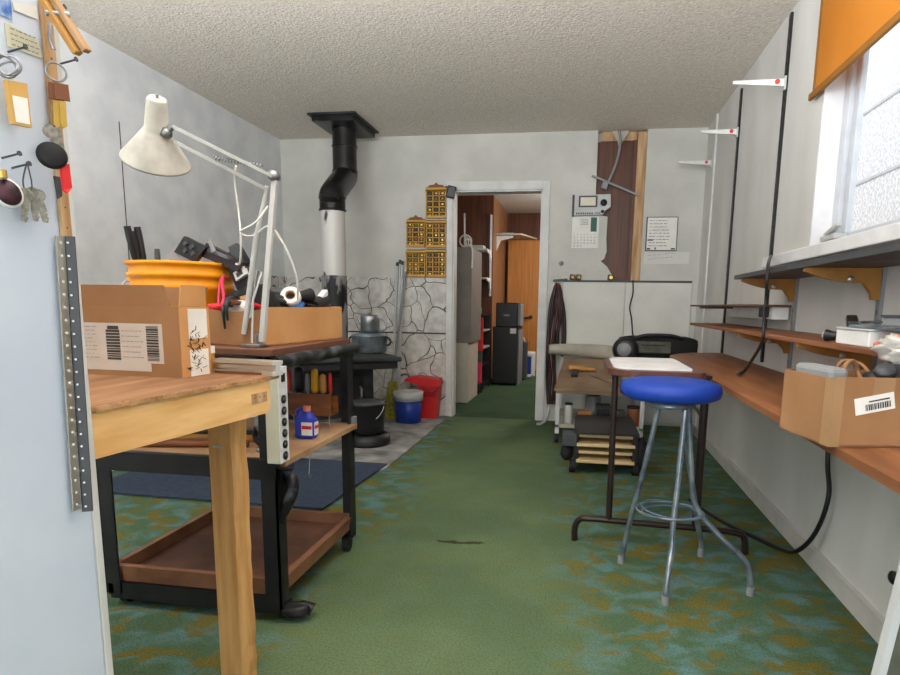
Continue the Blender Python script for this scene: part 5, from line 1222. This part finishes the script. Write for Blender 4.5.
t = thing('file_crate', 'black crate standing under the red binder beyond the doorway', 'crate', (-1.22, 6.68, 0)); part(MB().box((-1.32, 6.64, 0), (-1.10, 6.74, .115), .004), 'body', 'plastic', t); part(MB().box((-1.325, 6.636, .115), (-1.095, 6.744, .125), .003), 'rim', 'dgrey', t)
t = thing('pink_box', 'pink box standing on the black crate beyond the doorway', 'box', (-1.2, 6.7, .126)); part(MB().box((-1.30, 6.65, .126), (-1.085, 6.73, .36), .004), 'body', 'pink', t); part(MB().box((-1.305, 6.646, .36), (-1.08, 6.734, .49), .004), 'lid', 'dgrey', t)
t = thing('red_binder', 'tall red binder on top of the pink box beyond the doorway', 'binder', (-1.2, 6.7, .4905)); part(MB().box((-1.25, 6.66, .4905), (-1.075, 6.73, .86), .004), 'cover', 'red', t); part(MB().box((-1.24, 6.657, .7), (-1.085, 6.66, .76)), 'spine_patch', mat('darker_red', (150, 24, 28), .5), t)
for i, (x, z, a_, h_, m, lb) in enumerate(((-1.14, .896, .07, .10, 'green', 'green pot on top of the dark shelving'), (-1.2, .896, .06, .07, 'lgrey', 'pale jar beside the green pot on the dark shelving'), (-1.14, .716, .05, .1, 'redp', 'small orange red jar on the upper level of the dark shelving'), (-1.13, .516, .06, .08, 'dgrey', 'dark jar on the middle level of the dark shelving'), (-1.15, .076, .07, .13, 'copper', 'brown jar on the lowest level of the dark shelving'))):
    t = thing('storage_jar', lb, 'jar', (x, 6.84, z), 'jars on the dark shelving'); part(MB().lathe([(0, 0), (a_ * .6, 0), (a_ * .62, h_ * .7), (a_ * .4, h_ * .85), (a_ * .4, h_)], (x - .02, 6.85, z + .0005), n=16), 'body', m, t); part(MB().lathe([(0, 0), (a_ * .45, 0), (a_ * .45, .015), (0, .017)], (x - .02, 6.85, z + h_), n=16), 'lid', 'whitep', t)
t = thing('mini_fridge', 'tall black cabinet box with white sticker beyond the doorway', 'black box', (-.9, 7.6, 0))
part(MB().box((-1.08, 7.5, .02), (-.755, 8.0, .735), .006), 'body', 'plastic', t); part(MB().box((-1.075, 7.485, .03), (-.76, 7.499, .73), .005), 'door', 'plastic', t); part(MB().box((-.86, 7.482, .655), (-.785, 7.485, .72)), 'sticker', 'whitep', t); part(MB().box((-.77, 7.5, .0), (-.745, 8.0, .70)), 'grey_side', 'grey', t)
t = thing('black_speaker', 'smaller black box with pale plate stacked on the tall black cabinet box', 'black box', (-.9, 7.6, .736)); part(MB().box((-1.045, 7.51, .736), (-.775, 7.9, 1.035), .01), 'body', 'plastic', t); part(MB().box((-.775, 7.55, .75), (-.735, 7.9, 1.02), .006), 'side_grille', 'grey', t); o = part(MB().box((-.955, 7.506, .86), (-.865, 7.511, .90)), 'nameplate', 'dgrey', t); part(MB().box((-.945, 7.504, .875), (-.875, 7.5065, .886)), 'plate_mark', 'lgrey', o)
t = thing('white_jug', 'white plastic jug with handle on the floor beside the black boxes', 'jug', (-.70, 8.6, 0)); part(MB().box((-.80, 8.4, .0), (-.72, 8.6, .33), .01).box((-.66, 8.4, 0), (-.61, 8.6, .33), .01).box((-.80, 8.4, .29), (-.61, 8.6, .36), .02), 'frame', 'whitep', t); part(MB().box((-.73, 8.42, .04), (-.65, 8.58, .29), .01), 'body', 'blue_d', t); part(MB().box((-.80, 8.4, 0), (-.61, 8.6, .045), .01), 'base', 'whitep', t)
t = thing('grey_case', 'dark grey case leaning behind the black cabinet box', 'case', (-.78, 8.15, 0)); part(MB().box((-.86, 8.1, 0), (-.70, 8.3, .52), .02), 'shell', 'dgrey', t); part(MB().tube([(-.83, 8.12, .52), (-.81, 8.12, .57), (-.75, 8.12, .57), (-.73, 8.12, .52)], .012, 8, 3), 'handle', 'lgrey', t)
single(MB().prism([(-1.28, 7.44, .0), (-1.1, 7.42, .0), (-1.11, 7.40, .12), (-1.22, 7.40, .05)], (0, .06, 0)), 'tool_bag', 'copper', 'brown bag slumped on the floor by the tall black cabinet box', 'bag')
t = thing('wooden_door', 'orange varnished wooden door at the far end of the next room', 'door', (-.75, 9.4, 0))
part(MB().box((-1.13, 9.36, .01), (-.33, 9.40, 1.985), .003), 'leaf', 'door_wood', t); part(MB().tube([(-.76, 9.34, .83), (-.76, 9.30, .83), (-.86, 9.29, .81)], .014, 8, 3), 'handle', 'plastic', t); part(MB().lathe([(0, 0), (.03, 0), (.03, .01), (0, .01)], (-.76, 9.36, .83), (0, -1, 0), 14), 'rose', 'dgrey', t)
t = thing('high_shelf', 'white shelf board on brackets above the orange door', 'shelf', (-.95, 8.5, 1.9)); part(MB().prism([(-1.179, 8.3, 1.945), (-.83, 8.3, 1.945), (-.66, 8.9, 1.945), (-1.179, 8.9, 1.945)], (0, 0, .02)), 'board', 'beige', t); part(MB().prism([(-1.179, 8.4, 1.944), (-.95, 8.4, 1.944), (-.95, 8.4, 1.92), (-1.12, 8.4, 1.88), (-1.179, 8.4, 1.74)], (0, .02, 0)), 'bracket', 'whitep', t); part(MB().box((-1.1, 8.4, 1.966), (-.95, 8.7, 1.985)), 'folder', 'beige', t)
